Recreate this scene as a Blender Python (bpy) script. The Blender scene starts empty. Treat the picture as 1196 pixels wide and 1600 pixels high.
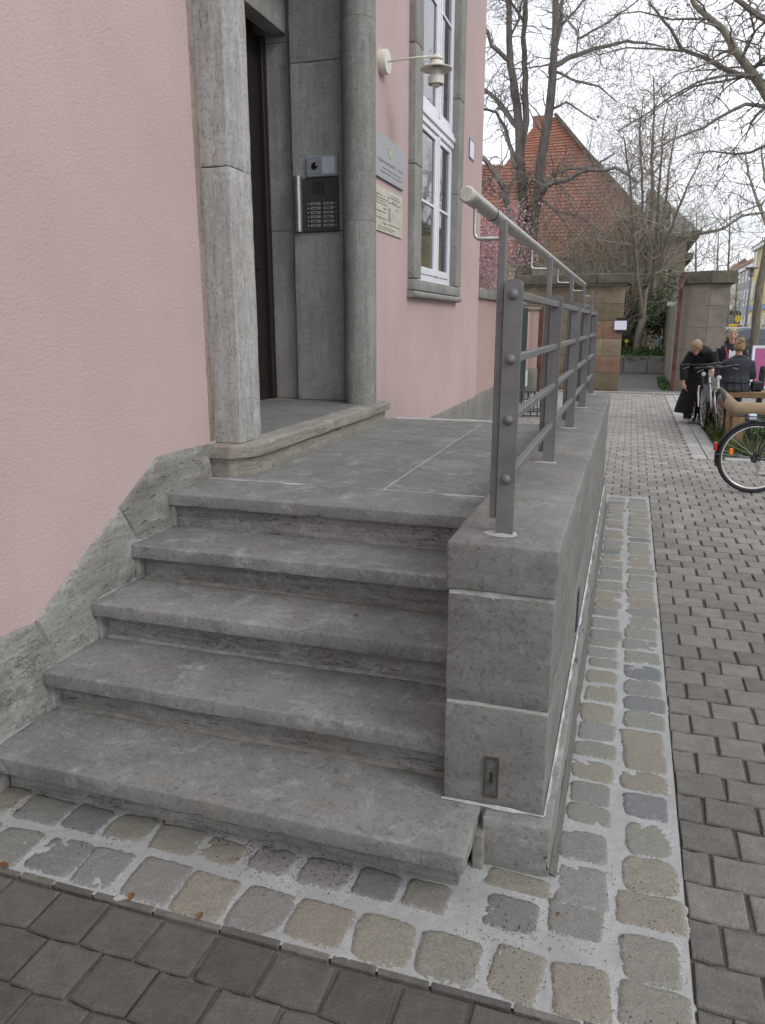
import bpy, bmesh, math, random
import numpy as np
from mathutils import Vector, Matrix, noise, Quaternion
S = bpy.context.scene
COL = S.collection
rad = math.radians
# ------------------------------------------------------------------ camera
F, CX, CY, PY, VX, EYE = 1180., 598., 800., 505., 990., 1.6
PITCH = math.atan((CY-PY)/F)
YAW = math.atan((VX-CX)/math.hypot(F, CY-PY))
FW = Vector((-math.sin(YAW)*math.cos(PITCH), math.cos(YAW)*math.cos(PITCH), -math.sin(PITCH)))
RT = Vector((math.cos(YAW), math.sin(YAW), 0)); UP = RT.cross(FW)
CAM = Vector((0, 0, EYE))
cd = bpy.data.cameras.new('camera'); co = bpy.data.objects.new('camera', cd); COL.objects.link(co)
cd.sensor_fit = 'VERTICAL'; cd.sensor_height = 24; cd.lens = F/1600*24
cd.clip_start = .05; cd.clip_end = 2000
co.matrix_world = Matrix(((RT.x, UP.x, -FW.x, 0), (RT.y, UP.y, -FW.y, 0), (RT.z, UP.z, -FW.z, EYE), (0, 0, 0, 1)))
S.camera = co
# ------------------------------------------------------------------ sky, sun, exposure
w = bpy.data.worlds.new('World'); S.world = w; w.use_nodes = True
wt = w.node_tree; wt.nodes.clear()
def wn(t, **k):
    n = wt.nodes.new(t)
    for a, b in k.items(): setattr(n, a, b)
    return n
SUN_EL, SUN_ROT = 38, 115
sky = wn('ShaderNodeTexSky', sky_type='NISHITA', sun_disc=False, sun_elevation=rad(SUN_EL), sun_rotation=rad(SUN_ROT), air_density=1.2, dust_density=2.0)
tc = wn('ShaderNodeTexCoord'); mp = wn('ShaderNodeMapping'); mp.inputs['Scale'].default_value = (1, 1, 2.6)
nz = wn('ShaderNodeTexNoise'); nz.inputs['Scale'].default_value = 2.3; nz.inputs['Detail'].default_value = 7; nz.inputs['Roughness'].default_value = .6
cr = wn('ShaderNodeValToRGB'); cr.color_ramp.elements[0].position = .36; cr.color_ramp.elements[1].position = .52
cr.color_ramp.elements[0].color = (.5, .5, .5, 1); cr.color_ramp.elements[1].color = (1, 1, 1, 1)
mx = wn('ShaderNodeMixRGB'); mx.inputs[2].default_value = (9.5, 9.75, 10.5, 1)
bg = wn('ShaderNodeBackground'); bg.inputs['Strength'].default_value = .1
wo = wn('ShaderNodeOutputWorld')
L = wt.links.new
L(tc.outputs['Generated'], mp.inputs[0]); L(mp.outputs[0], nz.inputs['Vector']); L(nz.outputs['Fac'], cr.inputs[0])
L(cr.outputs[0], mx.inputs[0]); L(sky.outputs[0], mx.inputs[1]); L(mx.outputs[0], bg.inputs[0]); L(bg.outputs[0], wo.inputs[0])
sl = bpy.data.lights.new('sun', 'SUN'); so = bpy.data.objects.new('sun', sl); COL.objects.link(so)
sl.energy = .7; sl.angle = rad(22); sl.color = (1, .985, .96)
az = rad(SUN_ROT)
so.rotation_euler = (-Vector((math.sin(az)*math.cos(rad(SUN_EL)), math.cos(az)*math.cos(rad(SUN_EL)), math.sin(rad(SUN_EL))))).to_track_quat('-Z', 'Y').to_euler()
S.view_settings.view_transform = 'Standard'; S.view_settings.look = 'None'; S.view_settings.gamma = 1
S.view_settings.exposure = 0.6
S.render.engine = 'CYCLES'

# ------------------------------------------------------------------ measuring helpers
def ray(u, v): return FW*F + RT*(u-CX) - UP*(v-CY)
def at(u, v, ax, val):
    r = ray(u, v); t = (val-CAM[ax])/r[ax]; return CAM + r*t
def proj(p):
    d = Vector(p)-CAM; z = d.dot(FW)
    if z < .1: return (-9999, -9999)
    return (CX+F*d.dot(RT)/z, CY-F*d.dot(UP)/z)
rng = random.Random(7)
U = rng.uniform
# ------------------------------------------------------------------ object helpers
OFF = {}
def tag(o, label=None, cat=None, group=None, kind=None):
    if label: o['label'] = label
    if cat: o['category'] = cat
    if group: o['group'] = group
    if kind: o['kind'] = kind
    return o
def thing(name, label, cat, loc, group=None):
    o = bpy.data.objects.new(name, None); COL.objects.link(o); o.location = loc
    o.empty_display_size = .1
    OFF[o.name] = Vector(loc); return tag(o, label, cat, group)
class MB:
    def __init__(s): s.v = []; s.f = []; s.attr = None; s.mi = []
    def add(s, vs, fs, mi=0):
        b = len(s.v); s.v += [tuple(p) for p in vs]; s.f += [tuple(b+i for i in f) for f in fs]; s.mi += [mi]*len(fs); return s
    def box(s, x0, x1, y0, y1, z0, z1, mi=0):
        vs = [(x, y, z) for z in (z0, z1) for y in (y0, y1) for x in (x0, x1)]
        return s.add(vs, [(0, 2, 3, 1), (4, 5, 7, 6), (0, 1, 5, 4), (2, 6, 7, 3), (0, 4, 6, 2), (1, 3, 7, 5)], mi)
    def bbox(s, x0, x1, y0, y1, z0, z1, b=.004, mi=0):   # box with chamfered edges
        bm = bmesh.new(); bmesh.ops.create_cube(bm, size=1)
        for v in bm.verts: v.co = Vector(((x0+x1)/2+v.co.x*(x1-x0), (y0+y1)/2+v.co.y*(y1-y0), (z0+z1)/2+v.co.z*(z1-z0)))
        bmesh.ops.bevel(bm, geom=bm.edges[:], offset=b, segments=1, affect='EDGES')
        bm.verts.index_update(); s.add([v.co[:] for v in bm.verts], [[v.index for v in f.verts] for f in bm.faces], mi); bm.free(); return s
    def beam(s, p, q, wd, ht, up=(0, 0, 1), mi=0):
        p, q = Vector(p), Vector(q); d = (q-p).normalized(); up = Vector(up)
        sd = d.cross(up)
        if sd.length < 1e-4: sd = d.cross(Vector((1, 0, 0)))
        sd.normalize(); up = sd.cross(d)
        vs = [c+sd*a*wd/2+up*b*ht/2 for c in (p, q) for a, b in ((-1, -1), (1, -1), (1, 1), (-1, 1))]
        return s.add(vs, [(3, 2, 1, 0), (4, 5, 6, 7), (0, 1, 5, 4), (1, 2, 6, 5), (2, 3, 7, 6), (3, 0, 4, 7)], mi)
    def tube(s, path, r, n=8, cap=True, mi=0, closed=False):
        path = [Vector(p) for p in path]; m = len(path)
        rs = r if isinstance(r, (list, tuple)) else [r]*m
        vs = []; ref = None
        for i, p in enumerate(path):
            a = path[(i-1) % m] if (i > 0 or closed) else p; b = path[(i+1) % m] if (i < m-1 or closed) else p
            d = (b-a)
            if d.length < 1e-9: d = Vector((0, 0, 1))
            d.normalize()
            if ref is None: ref = Vector((0, 0, 1)) if abs(d.z) < .9 else Vector((1, 0, 0))
            x = ref - d*ref.dot(d)
            if x.length < 1e-5: x = d.orthogonal()
            x.normalize(); ref = x; y = d.cross(x)
            for k in range(n):
                t = 2*math.pi*k/n; vs.append(p+x*(rs[i]*math.cos(t))+y*(rs[i]*math.sin(t)))
        fs = []
        for i in range(m if closed else m-1):
            j = (i+1) % m
            for k in range(n): fs.append((i*n+k, i*n+(k+1) % n, j*n+(k+1) % n, j*n+k))
        if cap and not closed: fs += [tuple(range(n-1, -1, -1)), tuple(range((m-1)*n, m*n))]
        return s.add(vs, fs, mi)
    def lathe(s, prof, n=20, c=(0, 0, 0), axis='z', mi=0):
        vs = []
        for r, h in prof:
            for k in range(n):
                t = 2*math.pi*k/n; a, b = r*math.cos(t), r*math.sin(t)
                p = {'z': (a, b, h), 'y': (a, h, b), 'x': (h, a, b)}[axis]
                vs.append((p[0]+c[0], p[1]+c[1], p[2]+c[2]))
        fs = [(i*n+k, i*n+(k+1) % n, (i+1)*n+(k+1) % n, (i+1)*n+k) for i in range(len(prof)-1) for k in range(n)]
        if axis in 'y': fs = [f[::-1] for f in fs]
        if prof[0][0] > 1e-6: fs.append(tuple(range(n))[::-1])
        if prof[-1][0] > 1e-6: fs.append(tuple(range((len(prof)-1)*n, len(prof)*n)))
        return s.add(vs, fs, mi)
    def sphere(s, c, r, n=10, m=7, mi=0):
        if not isinstance(r, (tuple, list, Vector)): r = (r, r, r)
        vs = [(c[0], c[1], c[2]-r[2])]
        for i in range(1, m):
            a = -math.pi/2+math.pi*i/m
            for k in range(n):
                t = 2*math.pi*k/n; vs.append((c[0]+r[0]*math.cos(a)*math.cos(t), c[1]+r[1]*math.cos(a)*math.sin(t), c[2]+r[2]*math.sin(a)))
        vs.append((c[0], c[1], c[2]+r[2])); l = len(vs)-1
        fs = [(0, 1+(k+1) % n, 1+k) for k in range(n)]
        for i in range(m-2):
            for k in range(n): fs.append((1+i*n+k, 1+i*n+(k+1) % n, 1+(i+1)*n+(k+1) % n, 1+(i+1)*n+k))
        fs += [(l, 1+(m-2)*n+k, 1+(m-2)*n+(k+1) % n) for k in range(n)]
        return s.add(vs, fs, mi)
    def prism(s, pts, axis, a, b, mi=0):     # polygon (2D) extruded along axis
        def P(q, h): return {'x': (h, q[0], q[1]), 'y': (q[0], h, q[1]), 'z': (q[0], q[1], h)}[axis]
        n = len(pts); vs = [P(q, a) for q in pts]+[P(q, b) for q in pts]
        fs = [tuple(range(n)), tuple(range(2*n-1, n-1, -1))]+[(i, n+i, n+(i+1) % n, (i+1) % n) for i in range(n)]
        return s.add(vs, fs, mi)
    def rough(s, x0, x1, y0, y1, z0, z1, r=.008, cell=.03, amp=.003, fr=6., seed=0, mi=0, chip=0):
        # stone block: dense grid box, rounded edges, worn by noise
        lo = Vector((x0, y0, z0)); hi = Vector((x1, y1, z1)); key = {}; vs = []; fs = []
        def lines(a, b):
            n = max(1, int(round((b-a-2*r)/cell))); 
            return [a, a+r*.4, a+r]+[a+r+(b-a-2*r)*i/n for i in range(1, n)]+[b-r, b-r*.4, b]
        G = [lines(lo[i], hi[i]) for i in range(3)]
        N = [len(g) for g in G]
        def vid(i, j, k):
            q = (i, j, k)
            if q in key: return key[q]
            p = Vector((G[0][i], G[1][j], G[2][k]))
            c = Vector([min(max(p[a], lo[a]+r), hi[a]-r) for a in range(3)])
            d = p-c
            if d.length > 1e-9: d2 = d.normalized(); p2 = c+d2*r
            else: p2, d2 = p, Vector((0, 0, 0))
            # normal dir outward
            nn = Vector([(-1 if p[a] <= lo[a]+1e-9 else (1 if p[a] >= hi[a]-1e-9 else 0)) for a in range(3)])
            if d.length > 1e-9: nn = d2
            elif nn.length: nn.normalize()
            q2 = p2*fr+Vector((seed, seed*1.7, 0))
            h = noise.noise(q2)*amp+noise.noise(q2*4.3)*amp*.45
            edge = sum(1 for a in range(3) if p[a] < lo[a]+r*1.2 or p[a] > hi[a]-r*1.2)
            if edge >= 2 and chip:
                cc = noise.noise(q2*1.9+Vector((9, 3, 1)))
                if cc > .12: h -= (cc-.12)*chip
            key[q] = len(vs); vs.append(p2+nn*h); return key[q]
        for a, b, c in ((0, 1, 2), (1, 2, 0), (2, 0, 1)):
            for side in (0, 1):
                for i in range(N[a]-1):
                    for j in range(N[b]-1):
                        cs = []
                        for di, dj in ((0, 0), (1, 0), (1, 1), (0, 1)):
                            t = [0, 0, 0]; t[a] = i+di; t[b] = j+dj; t[c] = (N[c]-1) if side else 0; cs.append(vid(*t))
                        fs.append(tuple(cs) if side else tuple(cs[::-1]))
        return s.add(vs, fs, mi)
def obj(name, mb, mat, parent=None, label=None, smooth=False, base=None, mats=None):
    if parent is not None: off = OFF[parent.name]
    else: off = Vector(base) if base is not None else Vector((0, 0, 0))
    me = bpy.data.meshes.new(name)
    vs = [(p[0]-off[0], p[1]-off[1], p[2]-off[2]) for p in mb.v] if off.length else mb.v
    me.from_pydata(vs, [], mb.f)
    for m in (mats or [mat]): me.materials.append(m)
    if mats: me.polygons.foreach_set('material_index', mb.mi)
    if smooth is True: me.polygons.foreach_set('use_smooth', [True]*len(me.polygons))
    elif smooth: me.polygons.foreach_set('use_smooth', [True]*len(me.polygons)); me.set_sharp_from_angle(angle=rad(smooth))
    if mb.attr is not None:
        a = me.attributes.new('var', 'FLOAT', 'POINT'); a.data.foreach_set('value', mb.attr)
    me.update()
    o = bpy.data.objects.new(name, me); COL.objects.link(o)
    if parent is not None: o.parent = parent
    else: o.location = off
    OFF[o.name] = off
    if label: o['label'] = label
    return o
def struct(name, mb, mat, smooth=False): return tag(obj(name, mb, mat, smooth=smooth), kind='structure')
def kids(o): return [c for c in bpy.data.objects if c.parent == o]
def copy_tree(o, parent=None):
    c = o.copy(); COL.objects.link(c)
    if parent is not None: c.parent = parent
    for ch in kids(o): copy_tree(ch, c)
    return c
# ------------------------------------------------------------------ materials
class NT:
    def __init__(s, name):
        s.m = bpy.data.materials.new(name); s.m.use_nodes = True; s.t = s.m.node_tree; s.t.nodes.clear()
        s.out = s.n('ShaderNodeOutputMaterial'); s.b = s.n('ShaderNodeBsdfPrincipled'); s.l(s.b.outputs[0], s.out.inputs[0])
    def n(s, t, **k):
        x = s.t.nodes.new(t)
        for a, b in k.items(): setattr(x, a, b)
        return x
    def l(s, a, b): s.t.links.new(a, b)
    def coord(s, scale=(1, 1, 1), rnd=True, rot=(0, 0, 0)):
        tcn = s.n('ShaderNodeTexCoord'); mpn = s.n('ShaderNodeMapping'); mpn.inputs['Scale'].default_value = scale; mpn.inputs['Rotation'].default_value = rot
        if rnd:
            oi = s.n('ShaderNodeObjectInfo'); ml = s.n('ShaderNodeMath', operation='MULTIPLY'); ml.inputs[1].default_value = 37.
            s.l(oi.outputs['Random'], ml.inputs[0]); ad = s.n('ShaderNodeVectorMath', operation='ADD')
            s.l(tcn.outputs['Object'], ad.inputs[0]); s.l(ml.outputs[0], ad.inputs[1]); s.l(ad.outputs[0], mpn.inputs[0])
        else: s.l(tcn.outputs['Object'], mpn.inputs[0])
        return mpn.outputs[0]
    def noise(s, vec, scale, detail=4, rough=.55, dist=0):
        x = s.n('ShaderNodeTexNoise'); x.inputs['Scale'].default_value = scale; x.inputs['Detail'].default_value = detail
        x.inputs['Roughness'].default_value = rough; x.inputs['Distortion'].default_value = dist; s.l(vec, x.inputs['Vector']); return x.outputs['Fac']
    def ramp(s, fac, a, b, ca=(0, 0, 0, 1), cb=(1, 1, 1, 1)):
        x = s.n('ShaderNodeValToRGB'); e = x.color_ramp.elements; e[0].position = a; e[1].position = b
        e[0].color = ca if len(ca) == 4 else (*ca, 1); e[1].color = cb if len(cb) == 4 else (*cb, 1); s.l(fac, x.inputs[0]); return x.outputs[0]
    def mix(s, fac, a, b, mode='MIX'):
        x = s.n('ShaderNodeMixRGB', blend_type=mode)
        for i, v in ((0, fac), (1, a), (2, b)):
            if isinstance(v, (int, float)): x.inputs[i].default_value = v if i == 0 else (v, v, v, 1)
            elif isinstance(v, tuple): x.inputs[i].default_value = (*v, 1) if len(v) == 3 else v
            else: s.l(v, x.inputs[i])
        return x.outputs[0]
    def math(s, op, a, b):
        x = s.n('ShaderNodeMath', operation=op)
        for i, v in ((0, a), (1, b)):
            if isinstance(v, (int, float)): x.inputs[i].default_value = v
            else: s.l(v, x.inputs[i])
        return x.outputs[0]
    def bump(s, h, strength, dist, prev=None):
        x = s.n('ShaderNodeBump'); x.inputs['Strength'].default_value = strength; x.inputs['Distance'].default_value = dist; s.l(h, x.inputs['Height'])
        if prev is not None: s.l(prev, x.inputs['Normal'])
        return x.outputs[0]
    def var(s):
        oi = s.n('ShaderNodeObjectInfo'); at_ = s.n('ShaderNodeAttribute', attribute_name='var')
        sm = s.math('ADD', oi.outputs['Random'], at_.outputs['Fac']); return s.math('FRACT', sm, 0.)
    def done(s, col, rough=.8, nrm=None, metal=0, spec=.4):
        for k, v in (('Base Color', col), ('Roughness', rough), ('Metallic', metal), ('Specular IOR Level', spec)):
            i = s.b.inputs[k]
            if isinstance(v, tuple): i.default_value = (*v, 1) if len(v) == 3 else v
            elif isinstance(v, (int, float)): i.default_value = v
            else: s.l(v, i)
        if nrm is not None: s.l(nrm, s.b.inputs['Normal'])
        return s.m
def m_stone(name, c0, c1, strata=(1.5, 1.5, 26), pits=.5, light=(.5, .5, .48), lightamt=.35, stain=None, bump=1.0, rough=.85, varamt=.12, crack=0.):
    t = NT(name); v = t.coord(); vs = t.coord(strata)
    big = t.noise(v, 2.2, 9, .68); med = t.noise(v, 8, 11, .76, .3); fine = t.noise(v, 62, 4, .75); st = t.noise(vs, 1.6, 8, .68, .4)
    col = t.mix(t.ramp(st, .3, .7), c0, c1)
    col = t.mix(t.ramp(big, .35, .68), col, t.mix(1, col, .72, 'MULTIPLY'))
    col = t.mix(t.math('MULTIPLY', t.ramp(med, .52, .68), lightamt), col, light)
    if stain is not None:
        sn = t.noise(t.coord((1.4, 1.4, .6)), 3.1, 5, .6); col = t.mix(t.math('MULTIPLY', t.ramp(sn, .57, .72), .45), col, stain)
    col = t.mix(t.math('MULTIPLY', t.ramp(fine, .53, .63), .55), col, t.mix(1, col, .45, 'MULTIPLY'))
    col = t.mix(t.math('MULTIPLY', t.ramp(t.noise(v, 27, 6, .8), .57, .63), .38), col, t.mix(1, col, .5, 'MULTIPLY'))
    col = t.mix(t.math('MULTIPLY', t.ramp(t.noise(v, 75, 4, .75), .58, .68), .34), col, light)
    # pits, elongated with the bedding
    pn = t.noise(t.coord((strata[0]*4.5, strata[1]*4.5, strata[2]*2.4)), 2.4, 5, .65); pm = t.noise(v, 6, 3, .5)
    pit = t.math('MULTIPLY', t.ramp(pn, .60, .68), t.ramp(pm, .5-.2*pits, .66))
    col = t.mix(t.math('MULTIPLY', pit, .75*min(1, pits*1.4)), col, (.045, .042, .036))
    if crack:
        ck_ = t.noise(t.coord((strata[0]*1.6, strata[1]*1.6, strata[2]*.35)), 1.5, 8, .7, .6); ca = t.math('ABSOLUTE', t.math('SUBTRACT', ck_, .52), 0.); cm_ = t.math('MULTIPLY', t.ramp(ca, .002, .010, (1, 1, 1), (0, 0, 0)), t.ramp(t.noise(v, 1.9, 3, .5), .5, .56))
        col = t.mix(t.math('MULTIPLY', cm_, crack), col, (.03, .028, .024))
    if varamt:
        oi = t.var(); col = t.mix(t.math('MULTIPLY', oi, varamt*2), col, t.mix(1, col, .6, 'MULTIPLY'))
    h = t.math('ADD', t.math('MULTIPLY', st, .5), t.math('MULTIPLY', fine, .22)); h = t.math('SUBTRACT', h, t.math('MULTIPLY', pit, .8*pits)); h = t.math('ADD', h, t.math('MULTIPLY', med, .3))
    return t.done(col, rough, t.bump(h, .75*bump, .006), spec=.3)
def m_tread():
    m = m_stone('tread_limestone', (.197, .198, .183), (.272, .274, .256), (2.5, 2.5, 3.5), .4, (.43, .44, .43), .55, (.17, .145, .11), 1.2, crack=.35)
    return m
def m_plain(name, c, rough=.5, metal=0, nz=.06, scale=20, bump=0, spec=.4):
    t = NT(name); v = t.coord(); n1 = t.noise(v, scale, 5, .6)
    col = t.mix(t.ramp(n1, .3, .7), tuple(x*(1-nz*2) for x in c), tuple(min(1, x*(1+nz)) for x in c))
    nr = t.bump(t.noise(v, scale*6, 3), bump, .004) if bump else None
    return t.done(col, t.ramp(n1, .2, .8, (rough*.85,)*3, (min(1, rough*1.15),)*3), nr, metal, spec)
def m_plaster(name, c, grime=(.30, .22, .2)):
    t = NT(name); v = t.coord(rnd=False)
    big = t.noise(v, .9, 5, .6); med = t.noise(t.coord((1, 1, 1.7), rnd=False), 48, 4, .6); streak = t.noise(t.coord((3, 3, .25), rnd=False), 1.8, 5, .6); fine = t.noise(v, 190, 3, .7)
    col = t.mix(t.ramp(big, .3, .72), c, tuple(x*.86 for x in c)); col = t.mix(t.math('MULTIPLY', t.ramp(streak, .5, .8), .22), col, grime)
    col = t.mix(t.math('MULTIPLY', t.ramp(med, .56, .70), .10), col, tuple(min(1, x*1.18) for x in c))
    h = t.math('ADD', t.math('MULTIPLY', t.ramp(med, .42, .68), .9), t.math('MULTIPLY', fine, .2)); h = t.math('ADD', h, t.math('MULTIPLY', t.noise(t.coord((1, 1, 2.4), rnd=False), 17, 3, .5), .5))
    return t.done(col, .92, t.bump(h, .25, .006), spec=.1)
STONE_STEP = m_stone('step_limestone', (.19, .188, .178), (.29, .288, .272), (1.6, 1.6, 20), .35, (.44, .45, .46), .45, (.2, .16, .12), 1.0)
STONE_TREAD = m_tread()
STONE_RISER = m_stone('riser_travertine', (.17, .167, .155), (.34, .335, .31), (1.2, 1.2, 22), .6, (.47, .47, .45), .5, (.2, .16, .11), 1.5, crack=.9)
STONE_CHEEK = m_stone('cheek_limestone', (.182, .18, .162), (.255, .253, .23), (2, 2, 9), .35, (.40, .395, .375), .35, (.2, .15, .1), .9, varamt=.18)
STONE_TRAV = m_stone('travertine_vertical', (.33, .325, .30), (.50, .495, .465), (16, 16, 1.2), .6, (.62, .61, .58), .5, (.42, .30, .19), 1.6, varamt=.05, crack=.25)
STONE_JAMB = m_stone('travertine_dark', (.215, .213, .19), (.34, .335, .305), (14, 14, 1.0), .5, (.43, .43, .42), .35, (.27, .20, .13), .9, varamt=.1)
STONE_SKIRT = m_stone('skirting_travertine', (.185, .182, .16), (.40, .397, .36), (1.3, 1.3, 13), .55, (.48, .48, .45), .5, (.24, .21, .15), 2.0, varamt=.08, crack=.8)
STONE_REVEAL = m_stone('reveal_limestone', (.345, .34, .31), (.49, .485, .445), (12, 12, 1.0), .5, (.55, .55, .54), .35, (.38, .32, .24), .9, varamt=.1)
STONE_FRAME = m_stone('window_stone', (.25, .245, .225), (.34, .335, .31), (6, 6, 1.5), .35, (.44, .44, .42), .3, (.2, .15, .1), .7)
SANDSTONE = m_stone('sandstone', (.22, .18, .115), (.33, .27, .18), (1.5, 1.5, 5), .2, (.45, .38, .27), .3, (.3, .14, .08), .8, varamt=.45)
SAND_RED = m_stone('red_sandstone', (.22, .13, .09), (.31, .19, .14), (1.5, 1.5, 5), .2, (.4, .3, .24), .3, (.25, .1, .07), .8, varamt=.3)
SAND_PALE = m_stone('sandstone_pale', (.27, .24, .19), (.36, .325, .26), (1.5, 1.5, 3), .25, (.42, .4, .34), .3, (.28, .2, .13), .8, varamt=.1)
CAPSTONE = m_stone('weathered_cap', (.09, .085, .06), (.18, .165, .12), (2, 2, 5), .4, (.25, .24, .2), .3, (.08, .1, .04), 1.0)
MORTAR_LIGHT = m_plain('pale_mortar', (.44, .435, .42), .9, nz=.15, scale=30, bump=.5)
MORTAR_GREY = m_plain('grey_mortar', (.27, .268, .255), .9, nz=.2, scale=25, bump=.5)
MORTAR_TAN = m_plain('tan_mortar', (.23, .21, .18), .9, nz=.2, scale=18, bump=.5)
PINK = m_plaster('pink_render', (.515, .395, .378), (.37, .30, .285))
PINK2 = m_plaster('pink_render_faded', (.46, .335, .30), (.30, .25, .22))
GREYREN = m_stone('grey_plinth_render', (.22, .215, .19), (.3, .29, .26), (2, 2, 1), .3, (.38, .38, .35), .3, (.14, .15, .1), .6)
def m_rail():
    t = NT('grey_painted_steel'); v = t.coord(); a = t.noise(v, 7, 6, .7); b = t.noise(v, 38, 6, .75); c = t.noise(t.coord((1, 1, .35)), 5, 5, .65)
    col = t.mix(t.ramp(a, .35, .65), (.122, .122, .124), (.175, .174, .172)); col = t.mix(t.math('MULTIPLY', t.ramp(b, .62, .68), .6), col, (.26, .255, .24))
    col = t.mix(t.math('MULTIPLY', t.math('MULTIPLY', t.ramp(c, .58, .66), t.ramp(b, .48, .6)), .75), col, (.12, .065, .035))
    return t.done(col, t.ramp(a, .3, .7, (.4,)*3, (.6,)*3), t.bump(b, .12, .003), .1)
RAIL = m_rail()
STEEL = m_plain('brushed_steel', (.47, .465, .44), .36, .8, nz=.16, scale=30)
CREAMEND = m_plain('cream_end_cap', (.5, .49, .41), .45, 0, nz=.15, scale=40)
BLACK = m_plain('black_plastic', (.018, .018, .02), .4)
DARK = m_plain('dark_door_wood', (.022, .017, .014), .5)
WHITEP = m_plain('white_window_paint', (.72, .735, .78), .35, nz=.04)
CREAM = m_plain('cream_lamp_paint', (.62, .60, .52), .4, nz=.04)
PANELG = m_plain('graphite_panel', (.095, .093, .09), .42, .3)
PANELB = m_plain('blue_grey_frame', (.38, .42, .47), .4, .1)
PANELL = m_plain('pale_blue_screen', (.60, .66, .70), .3)
LED = m_plain('button_silver', (.6, .6, .6), .25, .5)
def m_glass(name, c=(.02, .025, .03), rough=.03):
    t = NT(name); v = t.coord(); n1 = t.noise(v, 3, 2)
    return t.done(c, rough, t.bump(n1, .03, .02), 0, 1.0)
WGLASS = m_glass('window_glass')
CGLASS = m_glass('car_glass', (.03, .035, .04), .05)
FROST = m_plain('frosted_glass', (.6, .6, .56), .2)
# mortar of the cobble strip
def m_mortar():
    t = NT('cobble_mortar'); v = t.coord(rnd=False)
    a = t.noise(v, 5, 5, .6); b = t.noise(v, 60, 4, .7); sp = t.noise(v, 190, 2, .6)
    col = t.mix(t.ramp(a, .35, .7), (.29, .293, .287), (.40, .404, .394)); col = t.mix(t.math('MULTIPLY', t.ramp(b, .5, .7), .35), col, (.24, .235, .22))
    dirt = t.math('MULTIPLY', t.ramp(sp, .62, .66), t.ramp(a, .45, .6)); col = t.mix(dirt, col, (.05, .045, .04))
    return t.done(col, .93, t.bump(t.math('ADD', b, t.math('MULTIPLY', sp, .5)), .5, .006), spec=.2)
MORTAR = m_mortar()
def m_cobble():
    t = NT('cobble_granite'); v = t.coord(); rv = t.var()
    x = t.n('ShaderNodeValToRGB'); cr_ = x.color_ramp; cr_.interpolation = 'CONSTANT'
    cols = [(0, (.225, .218, .185)), (.2, (.245, .228, .185)), (.36, (.21, .205, .185)), (.5, (.16, .172, .172)), (.55, (.24, .22, .178)), (.70, (.20, .205, .188)), (.82, (.23, .224, .207)), (.94, (.175, .183, .18))]
    cr_.elements[0].position = 0; cr_.elements[0].color = (*cols[0][1], 1); cr_.elements[1].position = cols[1][0]; cr_.elements[1].color = (*cols[1][1], 1)
    for p, c in cols[2:]:
        e = cr_.elements.new(p); e.color = (*c, 1)
    t.l(rv, x.inputs[0]); col = x.outputs[0]
    n1 = t.noise(v, 26, 5, .65); n2 = t.noise(v, 95, 3, .7); n3 = t.noise(v, 9, 5, .6)
    col = t.mix(t.ramp(n1, .35, .7), t.mix(1, col, .82, 'MULTIPLY'), t.mix(1, col, 1.3, 'MULTIPLY'))
    col = t.mix(t.math('MULTIPLY', t.ramp(n2, .54, .66), .5), col, (.06, .057, .05)); col = t.mix(t.math('MULTIPLY', t.ramp(n3, .56, .7), .35), col, (.33, .33, .31))
    tg = t.n('ShaderNodeTexCoord'); sx_ = t.n('ShaderNodeSeparateXYZ'); t.l(tg.outputs['Generated'], sx_.inputs[0])
    ax_ = t.math('ABSOLUTE', t.math('SUBTRACT', sx_.outputs[0], .5), 0.); ay_ = t.math('ABSOLUTE', t.math('SUBTRACT', sx_.outputs[1], .5), 0.); dd = t.math('MAXIMUM', ax_, ay_)
    n4 = t.noise(v, 19, 6, .72); dd = t.math('ADD', dd, t.math('MULTIPLY', t.math('SUBTRACT', n4, .5), .42))
    col = t.mix(t.ramp(dd, .425, .445), col, t.mix(t.ramp(n1, .3, .7), (.29, .30, .30), (.39, .395, .395)))
    return t.done(col, .82, t.bump(t.math('ADD', n1, t.math('MULTIPLY', n2, .5)), .7, .006), spec=.3)
COBBLE = m_cobble()
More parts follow.
